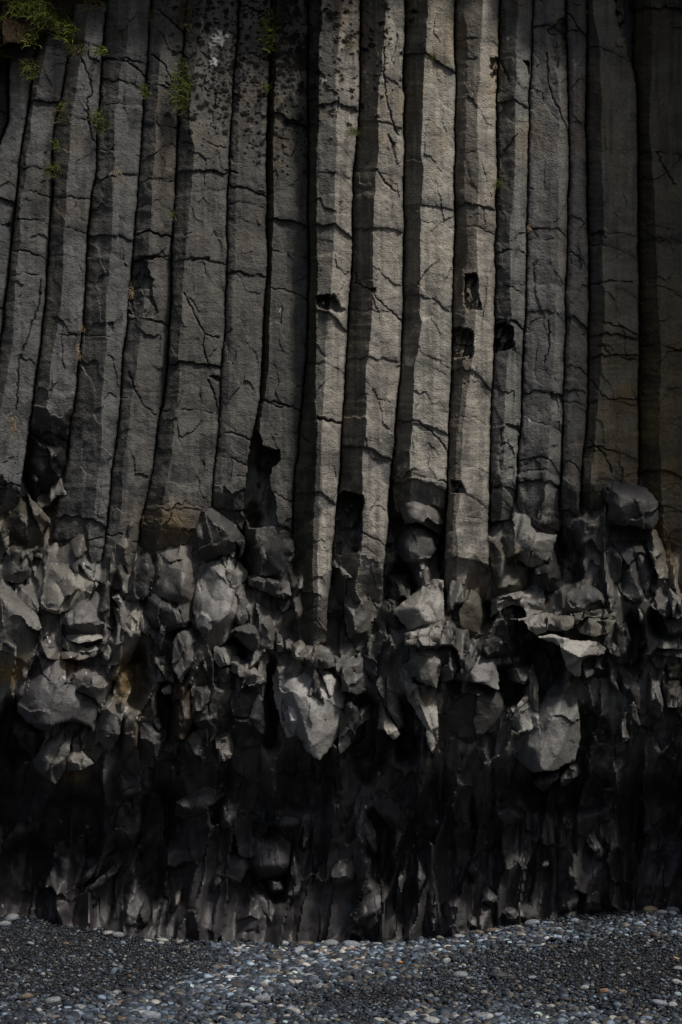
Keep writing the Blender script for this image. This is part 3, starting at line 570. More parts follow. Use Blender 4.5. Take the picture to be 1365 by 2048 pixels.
# left third
chunk('rock_slab', '1', '25,230 35,90 110,-20 180,0 200,80 250,200 245,340 160,300 100,250', -4, -6, 8, 5, 'olive stained slab under the round hollow at the far left', '175,90,7 155,240,6', (.12, .105, .075))
chunk('rock_shard', '1', '155,-60 185,-10 235,40 300,110 290,150 250,190 205,100 170,0', 2, -30, 14, 2, 'grey split shard with a pale ridge inside the round hollow at the far left', '190,0,4 240,80,5')
chunk('rock_block', '1', '20,270 100,250 160,260 185,330 175,440 120,480 20,470 0,380', -6, -8, 14, 6, 'small cracked block at the left edge below the olive slab', '90,300,6 80,400,2')
chunk('rock_shard', '1', '35,490 100,470 180,475 235,630 218,692 165,655 100,580', 4, -14, 26, 2, 'dark triangular shard with a pale lower left edge near the left edge', '60,505,7 170,640,8')
chunk('rock_block', '1', '-60,400 30,480 100,570 215,695 238,760 230,900 160,1010 95,1090 -60,1190', -8, 10, -10, 8, 'big dark overhanging block with ochre bands at the left edge', '60,900,6 150,760,7')
chunk('rock_slab', '1', '305,380 450,395 520,440 572,500 490,615 350,665 250,640 275,480', 6, -10, 12, 5, 'pale pitted slab under two column ends', '450,520,3', (.20, .19, .165))
chunk('rock_slab', '1', '368,665 480,612 560,540 620,530 650,620 672,760 560,795 390,812 372,735', 14, -20, 12, 4, 'smooth grey angular plate right under the pale pitted slab', '480,640,5 560,700,2', (.165, .16, .155))
chunk('rock_plate', '1', '310,790 370,800 400,835 520,880 600,850 640,830 600,890 500,905 400,890 340,850', 16, -12, 40, 0, 'curved thin plate, topmost of the stacked plates over the rounded boulder', '', (.20, .19, .17), None, False, 1.2, 30, .5)
chunk('rock_plate', '1', '390,800 560,800 660,775 668,800 560,835 470,850 400,830', 20, -18, 46, 0, 'pale ledge plate directly under the smooth grey angular plate', '', (.22, .21, .19), None, False, 1.2, 30, .5)
chunk('rock_plate', '1', '360,900 480,905 600,880 660,830 640,880 560,930 470,950 370,940', 17, -14, 34, 0, 'lowest thin curved plate of the stack over the rounded boulder', '', None, None, False, 1.2, 30, .5)
chunk('rock_block', '1', '240,770 290,765 330,830 350,900 375,930 310,935 245,895', 6, -20, 12, 6, 'small lumpy block left of the stacked thin plates', '300,840,3')
chunk('boulder', '1', '108,1112 130,1070 170,1020 230,920 290,915 335,935 362,1010 350,1082 430,1105 560,1160 578,1225 540,1342 430,1300 330,1320 275,1368 170,1310 118,1250', 24, -8, 14, 14, 'big rounded boulder with a smooth belly at lower left of the broken rock', '320,1095,4 200,1130,3 440,1180,3 300,1250,-2', (.14, .135, .138), None, False, 4, 60, .7)
chunk('rock_slab', '1', '330,1300 440,1320 412,1440 382,1600 330,1672 240,1615 198,1530 268,1440', 12, 4, 10, 5, 'neck shaped slab with a pale left edge hanging under the rounded boulder', '300,1430,6 250,1590,2', (.165, .16, .15))
chunk('rock_shard', '1', '82,1290 170,1325 272,1375 262,1440 192,1535 118,1450 76,1370', 6, 16, -30, 3, 'dark under shard with a pale curved rim left of the neck shaped slab', '100,1400,-4', (.10, .095, .09))
chunk('rock_block', '1', '395,1480 452,1455 545,1560 480,1590 385,1605', 10, -6, 26, 4, 'small pale wedge right of the neck shaped slab', '', (.19, .18, .165))
chunk('rock_block', '1', '362,960 450,955 600,1000 662,1010 655,1100 602,1235 560,1165 430,1112 348,1085', 2, -14, 10, 5, 'brown banded block between the rounded boulder and an ochre pillar', '500,1040,5')
chunk('rock_slab', '1', '660,990 800,980 790,1100 742,1200 702,1400 640,1500 600,1420 568,1450 592,1300 650,1120', 4, -12, 6, 5, 'tapering ochre pillar right of the rounded boulder', '700,1080,5 650,1300,4')
chunk('boulder', '1', '812,370 832,315 880,288 912,325 917,450 882,560 800,592 758,580 780,480', 10, -4, 10, 7, 'smooth dark finger shaped stone between two column feet', '', (.125, .12, .12))
chunk('rock_slab', '1', '690,130 830,95 822,250 782,430 742,505 700,522 664,500 668,380 678,220', 2, -14, 4, 3, 'tapered foot of a column ending above small pale shards', '720,300,4', (.165, .155, .13))
chunk('rock_shard', '1', '665,572 722,520 742,620 718,652', 8, -16, 26, 1, 'tiny pale wedge under the tapered column foot', '', (.2, .19, .17))
chunk('rock_shard', '1', '650,592 735,650 752,700 735,820 700,900 678,880 702,740', 0, -20, 6, 2, 'long dark splinter left of the pale splinters', '')
chunk('rock_shard', '1', '758,650 832,658 822,780 800,805 768,785', 8, -14, 18, 1, 'pale flat splinter under the smooth finger shaped stone', '', (.22, .21, .18))
chunk('rock_shard', '1', '838,662 902,750 880,805 848,782 828,720', 6, -16, 22, 1, 'pale pointed splinter beside the flat one under the finger shaped stone', '', (.22, .21, .18))
chunk('rock_shard', '1', '610,860 660,840 668,900 645,965 612,930', 6, -10, 16, 1, 'pale chip between the stacked plates and the dark gully', '', (.19, .18, .155))
chunk('rock_block', '1', '932,275 978,258 1070,280 1192,295 1190,400 1162,600 1112,742 1080,742 1050,600 930,565 868,600 900,480 932,400', 8, 0, 0, 2, 'tall two faced block with a pale slanting top below the mossy column foot', '935,300,-4 985,285,-2 1085,365,12 1070,560,10 1080,700,7 1190,300,-5 1185,430,0', (.175, .165, .15))
chunk('rock_block', '1', '868,575 930,560 1030,590 1062,680 1072,725 1000,772 900,742 868,660', 6, 12, -10, 5, 'smooth dark block under the tall two faced block', '960,650,4', (.11, .105, .105))
chunk('rock_slab', '0', '404,1120 420,1117 470,1120 493,1148 482,1182 471,1230 462,1268 440,1288 418,1284 396,1252 390,1215 398,1168', 17, 3, 6, 9, 'large pale barrel shaped slab right of the two faced block', '440,1130,3 436,1240,3 470,1160,2', (.20, .195, .185), None, False, 3, 45, .6)
chunk('rock_block', '0', '400,1022 413,1011 426,1014 447,1027 486,1075 487,1087 480,1112 440,1106 414,1120 403,1104 398,1062', 12, 0, -4, 2, 'dark angular block with a pale slanting ridge above the barrel shaped slab', '426,1016,4 452,1048,10 484,1082,9 440,1070,3', (.125, .12, .115))
chunk('rock_slab', '1', '1040,850 1070,780 1150,737 1170,775 1202,830 1202,940 1142,952 1080,1072 1032,980', 10, -12, 8, 5, 'leaf shaped grey slab under the tall two faced block', '1110,820,5 1100,950,4', (.16, .155, .15))
chunk('rock_block', '1', '1282,870 1365,850 1400,880 1390,950 1310,985 1280,940', 14, -6, 18, 4, 'small pale block under the barrel shaped slab', '', (.19, .185, .175))
chunk('rock_shard', '1', '870,880 930,900 1000,890 1030,980 1030,1090 1000,1070 930,1080 940,980 885,960', -2, -12, 14, 2, 'crumbled dark shard left of the leaf shaped slab', '960,960,5')
chunk('rock_shard', '1', '958,1130 1000,1070 1032,1100 1022,1150 972,1155', 6, -10, 22, 1, 'small pale wedge above a brown pillar', '', (.2, .19, .165))
chunk('rock_slab', '1', '1045,1090 1085,1065 1142,1110 1152,1280 1100,1400 1058,1422 1040,1290', 8, -10, 6, 4, 'rusty brown pillar with a pale top edge', '1085,1100,4 1090,1300,5', (.14, .105, .07))
chunk('rock_slab', '1', '1142,1112 1240,1092 1268,1150 1290,1250 1312,1350 1250,1422 1160,1305', 4, -22, -2, 3, 'dark leaning slab with a pale right edge beside the rusty pillar', '1240,1130,6 1285,1300,5', (.11, .105, .1))
chunk('rock_slab', '1', '1055,1422 1160,1310 1222,1440 1172,1605 1100,1562', -8, -6, -4, 4, 'dark smooth slab under the rusty brown pillar', '', (.10, .098, .098))
chunk('rock_shard', '1', '828,1310 900,1312 992,1370 962,1500 872,1545 838,1420', -6, -12, 6, 4, 'grey shard with white specks left of the rusty pillar', '890,1400,4', (.13, .125, .12))
chunk('rock_block', '1', '1288,1420 1365,1380 1395,1440 1365,1520 1308,1545', -2, -10, 18, 4, 'small pale knob below the dark leaning slab', '', (.18, .172, .16))
chunk('rock_shard', '1', '1280,940 1310,985 1365,960 1400,1010 1350,1090 1290,1060', 8, -18, 12, 3, 'grey chip under the small pale block', '')
# middle third
chunk('rock_block', '2', '150,270 212,218 270,262 350,220 402,232 400,330 342,420 180,452 145,350', 0, -4, 10, 6, 'lumpy dark block on the floor of the tall black cleft', '215,240,4 330,250,4 250,330,2', (.10, .098, .092))
chunk('rock_slab', '2', '145,462 200,446 300,460 372,490 382,560 342,577 300,560 240,535 150,512', 12, -6, 22, 3, 'pale edged lintel over a dark gap below the tall black cleft', '300,480,4', (.14, .137, .13))
chunk('boulder', '2', '74,520 125,512 136,640 130,700 110,742 70,722 44,682', 10, -8, 6, 5, 'slim finger stone right of the barrel shaped slab', '', (.16, .155, .145))
chunk('rock_block', '2', '62,738 120,728 212,770 222,880 215,932 120,850 44,790', 20, 10, -18, 2, 'dark faced block with a bright top edge under the slim finger stone', '110,745,6 200,790,6 215,860,4', (.14, .137, .132))
chunk('rock_block', '2', '205,712 235,698 282,740 302,820 282,872 222,872 205,790', 10, -10, 12, 3, 'grey cracked block above the row of thin shards', '', (.155, .15, .145))
chunk('rock_shard', '2', '288,740 342,800 352,900 312,905 296,830', 8, -24, 12, 1, 'first thin curved shard left in the row of thin shards', '')
chunk('rock_shard', '2', '336,790 392,850 402,902 360,892', 10, -24, 14, 1, 'second thin curved shard in the middle of the row of thin shards', '')
chunk('rock_shard', '2', '400,862 430,835 472,815 482,900 442,950 390,932', 12, -12, 20, 2, 'pale crumpled shard right in the row of thin shards', '440,870,4', (.2, .19, .165))
chunk('rock_slab', '2', '-10,962 60,930 150,985 212,1040 232,1072 140,1092 108,1045 40,1012', 16, -6, 26, 3, 'bright wrinkled slab under the dark faced block', '60,960,3 150,1030,4', (.20, .19, .175))
chunk('rock_slab', '2', '32,1062 90,1058 150,1100 192,1150 262,1182 282,1445 60,1455 78,1300 48,1250 28,1180', -8, -10, 0, 6, 'smooth dark pillar below the bright wrinkled slab', '90,1150,5 110,1240,6 150,1350,4', (.095, .092, .095))
chunk('rock_slab', '2', '292,1045 370,992 430,965 482,1010 520,1035 612,1000 692,1060 702,1122 690,1250 662,1400 562,1532 490,1482 432,1380 380,1402 348,1330 308,1180', 20, -4, 4, 5, 'great leaf shaped block with crossing ridges in the middle of the broken rock', '400,1080,7 560,1090,3 582,1165,7 500,1270,8 440,1370,3 620,1180,8 600,1330,5 540,1470,2', (.235, .228, .218), None, False, 3, 60, .8)
chunk('rock_shard', '2', '350,1262 430,1160 478,1138 486,1200 460,1300 400,1395 372,1372', 29, -16, 8, 3, 'crescent flake lying on the left side of the great leaf shaped block', '', (.24, .235, .225), None, False, 2, 24, .5)
chunk('rock_shard', '2', '535,985 600,1000 690,1062 695,1110 620,1170 602,1090 570,1030', 27, -16, 20, 2, 'bright curled flake on the top right of the great leaf shaped block', '', (.25, .245, .23), None, False, 2, 24, .5)
chunk('rock_block', '2', '480,922 560,908 642,920 640,985 570,992 500,985', 8, -8, 18, 3, 'knobbly grey block on top of the great leaf shaped block', '560,940,4')
chunk('rock_slab', '2', '712,955 760,940 800,915 842,922 872,1062 862,1132 780,1142 700,1122 708,1020', 8, -14, 8, 4, 'grey flat topped slab right of the great leaf shaped block', '740,970,5 800,1050,3', (.145, .142, .14))
chunk('rock_slab', '2', '640,925 712,932 706,1060 690,1052 640,985', 2, -10, 6, 3, 'narrow dark slab squeezed behind the great leaf shaped block', '')
chunk('rock_slab', '2', '812,912 922,910 912,1062 880,1082 848,1000', 4, -14, 4, 4, 'dark upright slab under the shadowed column feet', '', (.115, .112, .108))
chunk('rock_slab', '2', '700,1182 770,1190 802,1232 790,1335 742,1442 680,1502 690,1300', 4, 8, -4, 3, 'dark narrow slab with a scratched top below the flat topped slab', '', (.12, .118, .118))
chunk('rock_slab', '2', '790,1235 872,1202 862,1290 790,1345 765,1430 745,1440', 2, -18, 6, 3, 'grey slope stone right of the dark narrow slab', '', (.155, .15, .145))
chunk('rock_shard', '2', '920,1180 962,1222 992,1310 1042,1392 1002,1422 950,1362 904,1356 914,1260', 10, 6, 20, 2, 'very bright hooked shard over the black overhang in the middle', '930,1330,5 960,1300,2', (.24, .225, .195))
chunk('rock_slab', '2', '928,962 1032,968 992,1030 1002,1120 1042,1232 1072,1332 1030,1352 990,1272 960,1180 968,1060', 12, -10, 6, 4, 'slim grey rib curving down beside the very bright hooked shard', '980,1000,5 990,1150,4 1030,1290,3', (.15, .147, .145))
chunk('rock_slab', '2', '1030,1000 1060,970 1122,1040 1202,1090 1242,1190 1252,1250 1262,1400 1232,1492 1200,1432 1190,1342 1100,1192 1060,1090', 16, -8, 8, 3, 'tall bright pointed slab like a fang, right of the curving rib', '1110,1110,6 1160,1210,7 1220,1220,1 1215,1340,5', (.22, .21, .19))
chunk('rock_slab', '2', '1060,882 1200,858 1262,890 1265,1000 1252,1102 1150,1062 1070,980', 8, -10, 6, 3, 'stained square slab with a pale right edge above the fang shaped slab', '1220,900,4 1225,1050,4', (.165, .158, .145))
chunk('rock_block', '2', '1018,652 1132,560 1230,480 1290,488 1290,735 1212,735 1112,775 1060,720', 22, 0, 0, 1, 'bright angular block with a broken cube corner in the middle right', '1030,650,0 1150,640,12 1172,628,11 1232,500,-2 1205,722,9 1110,760,6 1285,520,-6 1285,720,0', (.225, .215, .195))
chunk('rock_block', '2', '950,605 1010,590 1058,555 1022,652 1062,722 1102,782 1040,802 950,782 938,690', 8, 10, -8, 3, 'dark cracked block on the left of the bright angular block', '1000,650,4', (.12, .115, .105))
chunk('rock_plate', '2', '1062,790 1180,765 1282,735 1282,795 1180,810 1070,830', 18, -6, 22, 1, 'upper pale plate under the bright angular block', '', (.21, .2, .18), None, False, 1.4, 30, .6)
chunk('rock_plate', '2', '1064,835 1180,812 1282,798 1280,855 1200,865 1068,860', 16, -6, 14, 1, 'lower pale plate under the bright angular block', '', (.19, .18, .165), None, False, 1.4, 30, .6)
chunk('boulder', '2', '1022,300 1045,180 1090,140 1142,118 1205,150 1245,290 1200,340 1130,358 1065,352', 12, -6, 12, 8, 'round stained boulder under the bright column with a brown face', '1060,290,4 1130,180,4', (.14, .137, .13))
chunk('rock_slab', '2', '1045,0 1110,-60 1200,-20 1250,60 1292,140 1270,200 1200,150 1140,118 1080,140 1048,60', 8, -22, 10, 2, 'pale broken slab wedged over the round stained boulder', '1080,30,5 1150,40,4', (.18, .172, .158))
chunk('rock_slab', '2', '712,455 800,440 882,450 892,640 852,850 752,882 720,700', 2, -8, 4, 5, 'squat stained column stump below the square black cavity', '', (.145, .138, .122))
chunk('rock_shard', '2', '652,402 690,380 725,430 762,460 718,467 690,440', 4, 10, 24, 1, 'small pale wedge below the square black cavity', '', (.2, .19, .17))
chunk('rock_block', '2', '960,440 1095,445 1090,590 1055,560 1010,590 960,560', -6, -4, 8, 5, 'dark stained block between the round boulder and the bright angular block', '', (.115, .11, .10))
chunk('rock_block', '3', '-92,880 -30,830 40,860 30,960 0,1050 -60,1070 -95,1000', 14, -12, 16, 4, 'pale grey block right of the stained square slab', '-20,900,4', (.17, .165, .16))
chunk('rock_block', '3', '0,1050 30,980 92,870 180,882 240,950 262,1030 268,1115 200,1085 130,1070', 14, -6, 22, 4, 'grey ledge block with a pale under rim over a brick patterned face', '90,960,5 230,1010,4', (.155, .152, .15))
chunk('rock_block', '3', '-70,1085 60,1082 130,1080 200,1100 290,1150 300,1250 200,1360 120,1440 40,1400 -60,1300', -2, 2, -6, 7, 'cracked bulging face under the grey ledge block', '120,1150,4', (.105, .10, .098))
chunk('boulder', '3', '-10,560 40,530 120,545 182,600 212,680 192,800 130,862 60,822 -10,770', 10, -10, 2, 8, 'round brown boulder at the foot of the three faced column', '', (.15, .138, .11))
chunk('boulder', '3', '308,218 340,160 372,120 430,72 470,110 482,160 545,205 608,208 582,300 590,372 540,392 450,382 372,322', 16, -4, 12, 8, 'pale pillow shaped boulder with a hooked right tip', '430,110,3 590,220,4 480,250,3', (.185, .178, .165))
chunk('boulder', '3', '480,80 540,42 612,80 630,180 572,202 500,165', 2, -6, 4, 6, 'dark ball of rock above the pillow shaped boulder', '', (.09, .088, .085))
chunk('rock_slab', '3', '585,230 622,400 652,500 692,560 640,582 520,490 500,400 580,378', 4, -24, -6, 3, 'dark slab below the hooked tip of the pillow shaped boulder', '610,300,4', (.095, .092, .088))
chunk('rock_block', '3', '218,230 310,250 380,330 442,392 442,500 350,542 250,562 245,430', 4, -4, 2, 5, 'brown cracked block left of the pillow shaped boulder', '', (.14, .125, .10))
chunk('rock_block', '3', '245,590 330,550 420,520 527,510 542,650 444,697 412,630 370,615 310,640 240,690', 16, -6, 12, 2, 'pale block over a dark notch at the left of the shelf', '430,600,5 520,530,-2', (.20, .19, .175))
chunk('boulder', '3', '618,655 690,560 730,520 800,490 860,515 902,540 962,592 960,622 890,642 742,672 690,682', 16, -4, 14, 6, 'dome topped boulder sitting on the shelf of thin plates', '745,580,4 900,600,3', (.155, .15, .14))
chunk('rock_plate', '3', '340,705 430,698 530,672 605,655 640,690 580,730 560,780 500,805 450,765 430,720', 30.0, -4, 22, 2, 'pale wedge plate at the left end of the shelf of thin plates', '430,710,4 540,760,2', (.195, .185, .17), None, False, 1.6, 34, .7)
chunk('rock_plate', '3', '570,670 690,685 740,700 720,760 620,780 560,770', 26.0, -14, 26, 1, 'brown jagged plate in the middle of the shelf of thin plates', '650,710,4', (.15, .14, .115), None, False, 1.4, 30, .8)
chunk('rock_plate', '3', '700,675 890,645 962,622 982,690 900,700 800,690 740,740', 25.0, -8, 24, 1, 'upper splintered plate under the dome topped boulder', '820,660,4', (.16, .15, .125), None, False, 1.4, 30, .8)
chunk('rock_plate', '3', '730,745 820,690 920,705 980,690 935,785 850,812 760,790', 28.0, -6, 30, 1, 'lower splintered plate at the right end of the shelf', '830,740,4 900,740,-1', (.17, .16, .135), None, False, 1.4, 30, .9)
chunk('rock_plate', '3', '505,812 590,795 700,830 850,838 912,878 902,912 832,925 772,946 762,1042 726,1042 690,1012 660,942 640,862', 44, -2, 4, 1, 'brightest ledge slab jutting out under the shelf of thin plates', '600,812,4 655,880,10 760,935,11 835,920,10 700,840,0 850,850,1', (.225, .216, .2), None, False, 1.2, 45, .3)
chunk('rock_slab', '3', '758,950 822,938 832,1042 790,1092 764,1052', 8, -16, -14, 2, 'dark fang hanging under the brightest ledge slab', '', (.10, .098, .095))
chunk('rock_slab', '3', '825,935 912,915 912,1042 840,1102', 2, -10, -20, 2, 'dark flat stone tucked under the right of the brightest ledge slab', '', (.09, .088, .085))
chunk('boulder', '3', '188,835 260,805 380,830 412,870 382,922 220,932 184,885', 8, -4, 4, 6, 'dark pillow stone with white specks under the pale block', '', (.095, .092, .09))
chunk('rock_block', '3', '328,1002 380,965 482,980 442,1042 420,1085 350,1062', 6, -8, 16, 3, 'dim grey block left of the lit upright slab', '', (.13, .127, .122))
chunk('rock_slab', '3', '425,1012 480,985 502,1100 508,1252 480,1232 450,1182', 8, 22, 4, 1, 'lit thin upright slab beside a black gap', '', (.20, .19, .16))
chunk('rock_block', '3', '358,1230 470,1203 502,1282 502,1345 400,1372 358,1330', 16, 4, 10, 2, 'small bright cube shaped block below the lit upright slab', '380,1235,3 480,1225,1', (.22, .21, .195))
chunk('rock_slab', '3', '508,1290 545,1200 572,1140 612,1082 690,1080 722,1150 742,1280 752,1400 722,1532 600,1592 480,1602 370,1500 385,1385 500,1342', 12, -6, 12, 8, 'big tongue shaped slab, pale above and dark below, at lower right', '620,1130,4 690,1110,2 600,1300,7 640,1420,4', (.165, .16, .155), None, False, 3, 60, .7)
chunk('rock_slab', '3', '893,168 952,250 1062,380 1132,560 1142,602 1002,592 950,420 905,260', 4, 8, -4, 1, 'dark slab with a bright diagonal ridge at the right', '955,300,5 1060,420,7 1125,580,4 1000,420,-2', (.125, .12, .11))
chunk('rock_slab', '3', '950,258 1050,250 1150,252 1212,402 1202,562 1142,602 1082,432 1000,310', 8, -14, 8, 4, 'smooth grey slab right of the bright diagonal ridge', '', (.125, .122, .12))
chunk('rock_slab', '3', '1152,165 1212,190 1252,302 1282,452 1242,582 1210,562 1222,432 1160,282', 12, -14, 10, 2, 'pale olive upright slab beside the mossy right column', '', (.19, .175, .145))
chunk('boulder', '0', '1204,975 1216,962 1258,967 1290,978 1312,1003 1314,1035 1304,1056 1260,1046 1216,1046 1222,1010', 22, 0, -2, 3, 'large angular boulder with a torn pale left face at the foot of the ochre column', '1224,972,0 1228,1005,7 1240,1015,9 1256,1040,4 1222,1042,2 1296,992,6 1290,1045,2', (.145, .142, .14))
chunk('rock_block', '3', '1188,622 1232,562 1365,555 1420,580 1365,640 1330,655 1262,692', 14, -4, 26, 2, 'pale edged flat block at the right edge', '1290,600,3', (.15, .147, .14))
chunk('rock_block', '3', '1258,702 1330,652 1420,650 1420,822 1310,822', 8, 10, -4, 3, 'grey smooth block under the pale edged flat block', '', (.13, .128, .128))
chunk('rock_plate', '3', '1160,852 1200,820 1300,840 1420,850 1420,890 1300,880 1180,880', 12, -4, 24, 1, 'upper crumbly plate at the right edge', '', (.15, .145, .13), None, False, 1.4, 30, .9)
chunk('rock_plate', '3', '1170,890 1300,885 1420,895 1420,945 1300,925 1180,915', 10, -4, 20, 1, 'lower crumbly plate at the right edge', '', (.14, .135, .12), None, False, 1.4, 30, .9)
chunk('rock_slab', '3', '968,962 1060,1070 1102,1100 1112,1302 1082,1402 1060,1180 1000,1132', 2, -14, 4, 4, 'long dark rib below the stacked right hand slabs', '1070,1120,4 1090,1300,3', (.11, .107, .107))
chunk('rock_slab', '3', '1168,1022 1222,1082 1250,1200 1255,1292 1160,1252 1160,1150', 4, -10, 10, 3, 'grey lit slab under the crumbly plates', '', (.155, .15, .142))
chunk('rock_shard', '3', '932,870 965,940 960,1040 990,1132 930,1072 925,960', 6, -6, 14, 2, 'narrow pale shard right of the dark hanging fang', '', (.18, .172, .155))
chunk('rock_slab', '3', '920,760 1010,700 1060,690 1060,800 1050,960 970,960 930,880', 6, -8, 6, 4, 'dark rock face right of the shelf of thin plates', '', (.095, .092, .088))
chunk('rock_slab', '3', '1255,960 1330,930 1420,960 1420,1300 1330,1320 1262,1180', -4, -2, 2, 5, 'dim brown face under the crumbly plates at the right edge', '', (.09, .082, .065))
chunk('rock_shard', '3', '1000,1220 1045,1240 1030,1340 1060,1420 1010,1440 990,1330', -2, -8, 10, 2, 'thin grey shard with a cracked edge left of the long dark rib', '')
# dark foot of the cliff
W_ = (.052, .049, .052)
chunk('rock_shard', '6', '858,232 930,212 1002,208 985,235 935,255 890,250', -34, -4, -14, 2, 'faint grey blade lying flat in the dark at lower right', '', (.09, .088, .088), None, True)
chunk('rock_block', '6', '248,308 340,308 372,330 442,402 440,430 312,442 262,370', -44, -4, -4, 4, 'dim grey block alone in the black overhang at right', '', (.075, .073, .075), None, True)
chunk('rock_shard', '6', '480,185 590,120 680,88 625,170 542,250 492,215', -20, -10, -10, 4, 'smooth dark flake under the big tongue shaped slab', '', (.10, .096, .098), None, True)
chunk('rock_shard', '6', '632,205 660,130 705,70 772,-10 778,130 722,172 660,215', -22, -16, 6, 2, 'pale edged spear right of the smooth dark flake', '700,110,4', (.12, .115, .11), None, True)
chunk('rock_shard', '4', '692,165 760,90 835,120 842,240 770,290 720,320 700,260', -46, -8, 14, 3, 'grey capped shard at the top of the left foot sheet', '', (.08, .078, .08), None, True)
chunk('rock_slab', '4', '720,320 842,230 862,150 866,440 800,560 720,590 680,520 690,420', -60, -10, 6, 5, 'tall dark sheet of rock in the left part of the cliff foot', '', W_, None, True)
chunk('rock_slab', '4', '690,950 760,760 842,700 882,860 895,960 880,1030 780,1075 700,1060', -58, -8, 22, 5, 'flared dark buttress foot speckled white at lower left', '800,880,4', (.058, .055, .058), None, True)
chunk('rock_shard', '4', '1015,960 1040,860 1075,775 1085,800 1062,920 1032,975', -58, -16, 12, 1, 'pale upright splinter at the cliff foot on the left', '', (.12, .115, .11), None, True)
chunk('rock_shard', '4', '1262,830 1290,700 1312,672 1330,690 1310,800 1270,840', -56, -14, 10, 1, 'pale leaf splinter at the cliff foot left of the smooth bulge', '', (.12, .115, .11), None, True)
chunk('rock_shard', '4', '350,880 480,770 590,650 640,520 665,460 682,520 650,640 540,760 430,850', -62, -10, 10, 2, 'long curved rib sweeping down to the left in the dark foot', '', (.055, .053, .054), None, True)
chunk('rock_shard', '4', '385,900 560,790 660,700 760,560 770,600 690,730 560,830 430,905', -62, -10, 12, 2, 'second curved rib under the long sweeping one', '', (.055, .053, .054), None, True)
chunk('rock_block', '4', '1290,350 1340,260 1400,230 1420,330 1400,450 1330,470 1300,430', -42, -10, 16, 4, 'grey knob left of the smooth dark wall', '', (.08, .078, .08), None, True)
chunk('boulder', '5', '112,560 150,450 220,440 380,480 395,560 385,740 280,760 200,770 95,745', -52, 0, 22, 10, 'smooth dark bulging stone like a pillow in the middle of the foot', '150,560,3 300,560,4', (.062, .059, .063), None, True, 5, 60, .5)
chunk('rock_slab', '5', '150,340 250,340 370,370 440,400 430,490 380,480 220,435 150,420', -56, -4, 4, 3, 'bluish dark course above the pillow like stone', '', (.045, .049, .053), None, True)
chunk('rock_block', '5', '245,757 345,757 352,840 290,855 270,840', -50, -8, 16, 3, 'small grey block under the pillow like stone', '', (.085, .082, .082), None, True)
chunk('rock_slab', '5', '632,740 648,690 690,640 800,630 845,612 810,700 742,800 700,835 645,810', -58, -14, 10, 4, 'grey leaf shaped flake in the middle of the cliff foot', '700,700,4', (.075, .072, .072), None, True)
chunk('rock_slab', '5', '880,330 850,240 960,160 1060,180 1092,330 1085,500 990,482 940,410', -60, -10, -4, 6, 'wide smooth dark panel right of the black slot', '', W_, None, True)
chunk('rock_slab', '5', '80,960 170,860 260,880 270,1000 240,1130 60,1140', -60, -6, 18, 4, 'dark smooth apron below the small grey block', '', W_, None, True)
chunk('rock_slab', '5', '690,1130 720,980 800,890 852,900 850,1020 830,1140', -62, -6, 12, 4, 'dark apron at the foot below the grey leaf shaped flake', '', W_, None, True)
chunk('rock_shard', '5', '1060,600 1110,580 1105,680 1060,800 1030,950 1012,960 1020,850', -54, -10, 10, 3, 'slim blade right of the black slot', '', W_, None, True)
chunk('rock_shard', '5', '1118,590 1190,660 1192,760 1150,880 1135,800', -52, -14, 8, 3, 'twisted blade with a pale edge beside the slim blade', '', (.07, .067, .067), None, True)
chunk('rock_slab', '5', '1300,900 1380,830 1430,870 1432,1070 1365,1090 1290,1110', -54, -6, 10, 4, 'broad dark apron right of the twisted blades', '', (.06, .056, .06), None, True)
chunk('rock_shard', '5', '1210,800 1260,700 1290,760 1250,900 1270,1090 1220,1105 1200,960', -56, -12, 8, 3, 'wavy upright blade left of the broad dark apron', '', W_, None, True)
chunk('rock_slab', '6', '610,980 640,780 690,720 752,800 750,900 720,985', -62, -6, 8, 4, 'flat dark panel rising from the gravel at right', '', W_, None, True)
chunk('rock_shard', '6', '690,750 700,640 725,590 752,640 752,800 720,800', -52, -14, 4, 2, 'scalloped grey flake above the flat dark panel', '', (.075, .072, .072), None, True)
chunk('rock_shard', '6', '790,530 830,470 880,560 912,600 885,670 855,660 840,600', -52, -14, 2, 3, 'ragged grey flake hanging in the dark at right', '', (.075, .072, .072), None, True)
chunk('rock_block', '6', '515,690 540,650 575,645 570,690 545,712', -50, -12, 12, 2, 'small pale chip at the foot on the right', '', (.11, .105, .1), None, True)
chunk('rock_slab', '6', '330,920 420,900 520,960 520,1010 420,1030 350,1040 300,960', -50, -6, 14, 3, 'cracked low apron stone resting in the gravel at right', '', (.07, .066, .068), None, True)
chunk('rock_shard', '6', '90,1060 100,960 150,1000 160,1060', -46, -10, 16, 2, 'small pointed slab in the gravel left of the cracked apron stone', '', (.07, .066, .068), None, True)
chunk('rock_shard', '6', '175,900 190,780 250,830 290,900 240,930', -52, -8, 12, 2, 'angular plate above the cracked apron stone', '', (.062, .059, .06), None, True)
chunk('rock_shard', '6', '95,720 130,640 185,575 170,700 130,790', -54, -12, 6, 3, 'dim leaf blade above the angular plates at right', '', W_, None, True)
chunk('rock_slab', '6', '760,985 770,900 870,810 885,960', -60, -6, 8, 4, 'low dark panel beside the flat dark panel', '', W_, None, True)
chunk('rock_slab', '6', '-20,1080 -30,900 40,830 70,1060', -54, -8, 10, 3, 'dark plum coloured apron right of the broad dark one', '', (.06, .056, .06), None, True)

eb = chunk('earth_bank', '0', '-40,-80 60,-90 200,-80 205,-10 180,30 150,90 140,70 100,52 80,70 60,95 30,80 -40,110', -10, 0, 24, 4, 'dark brown earth bank under the grass at the top left corner', '', (.09, .07, .045), None, False, 3, 40, 1.5)
eb.data.materials[0] = M_SOIL


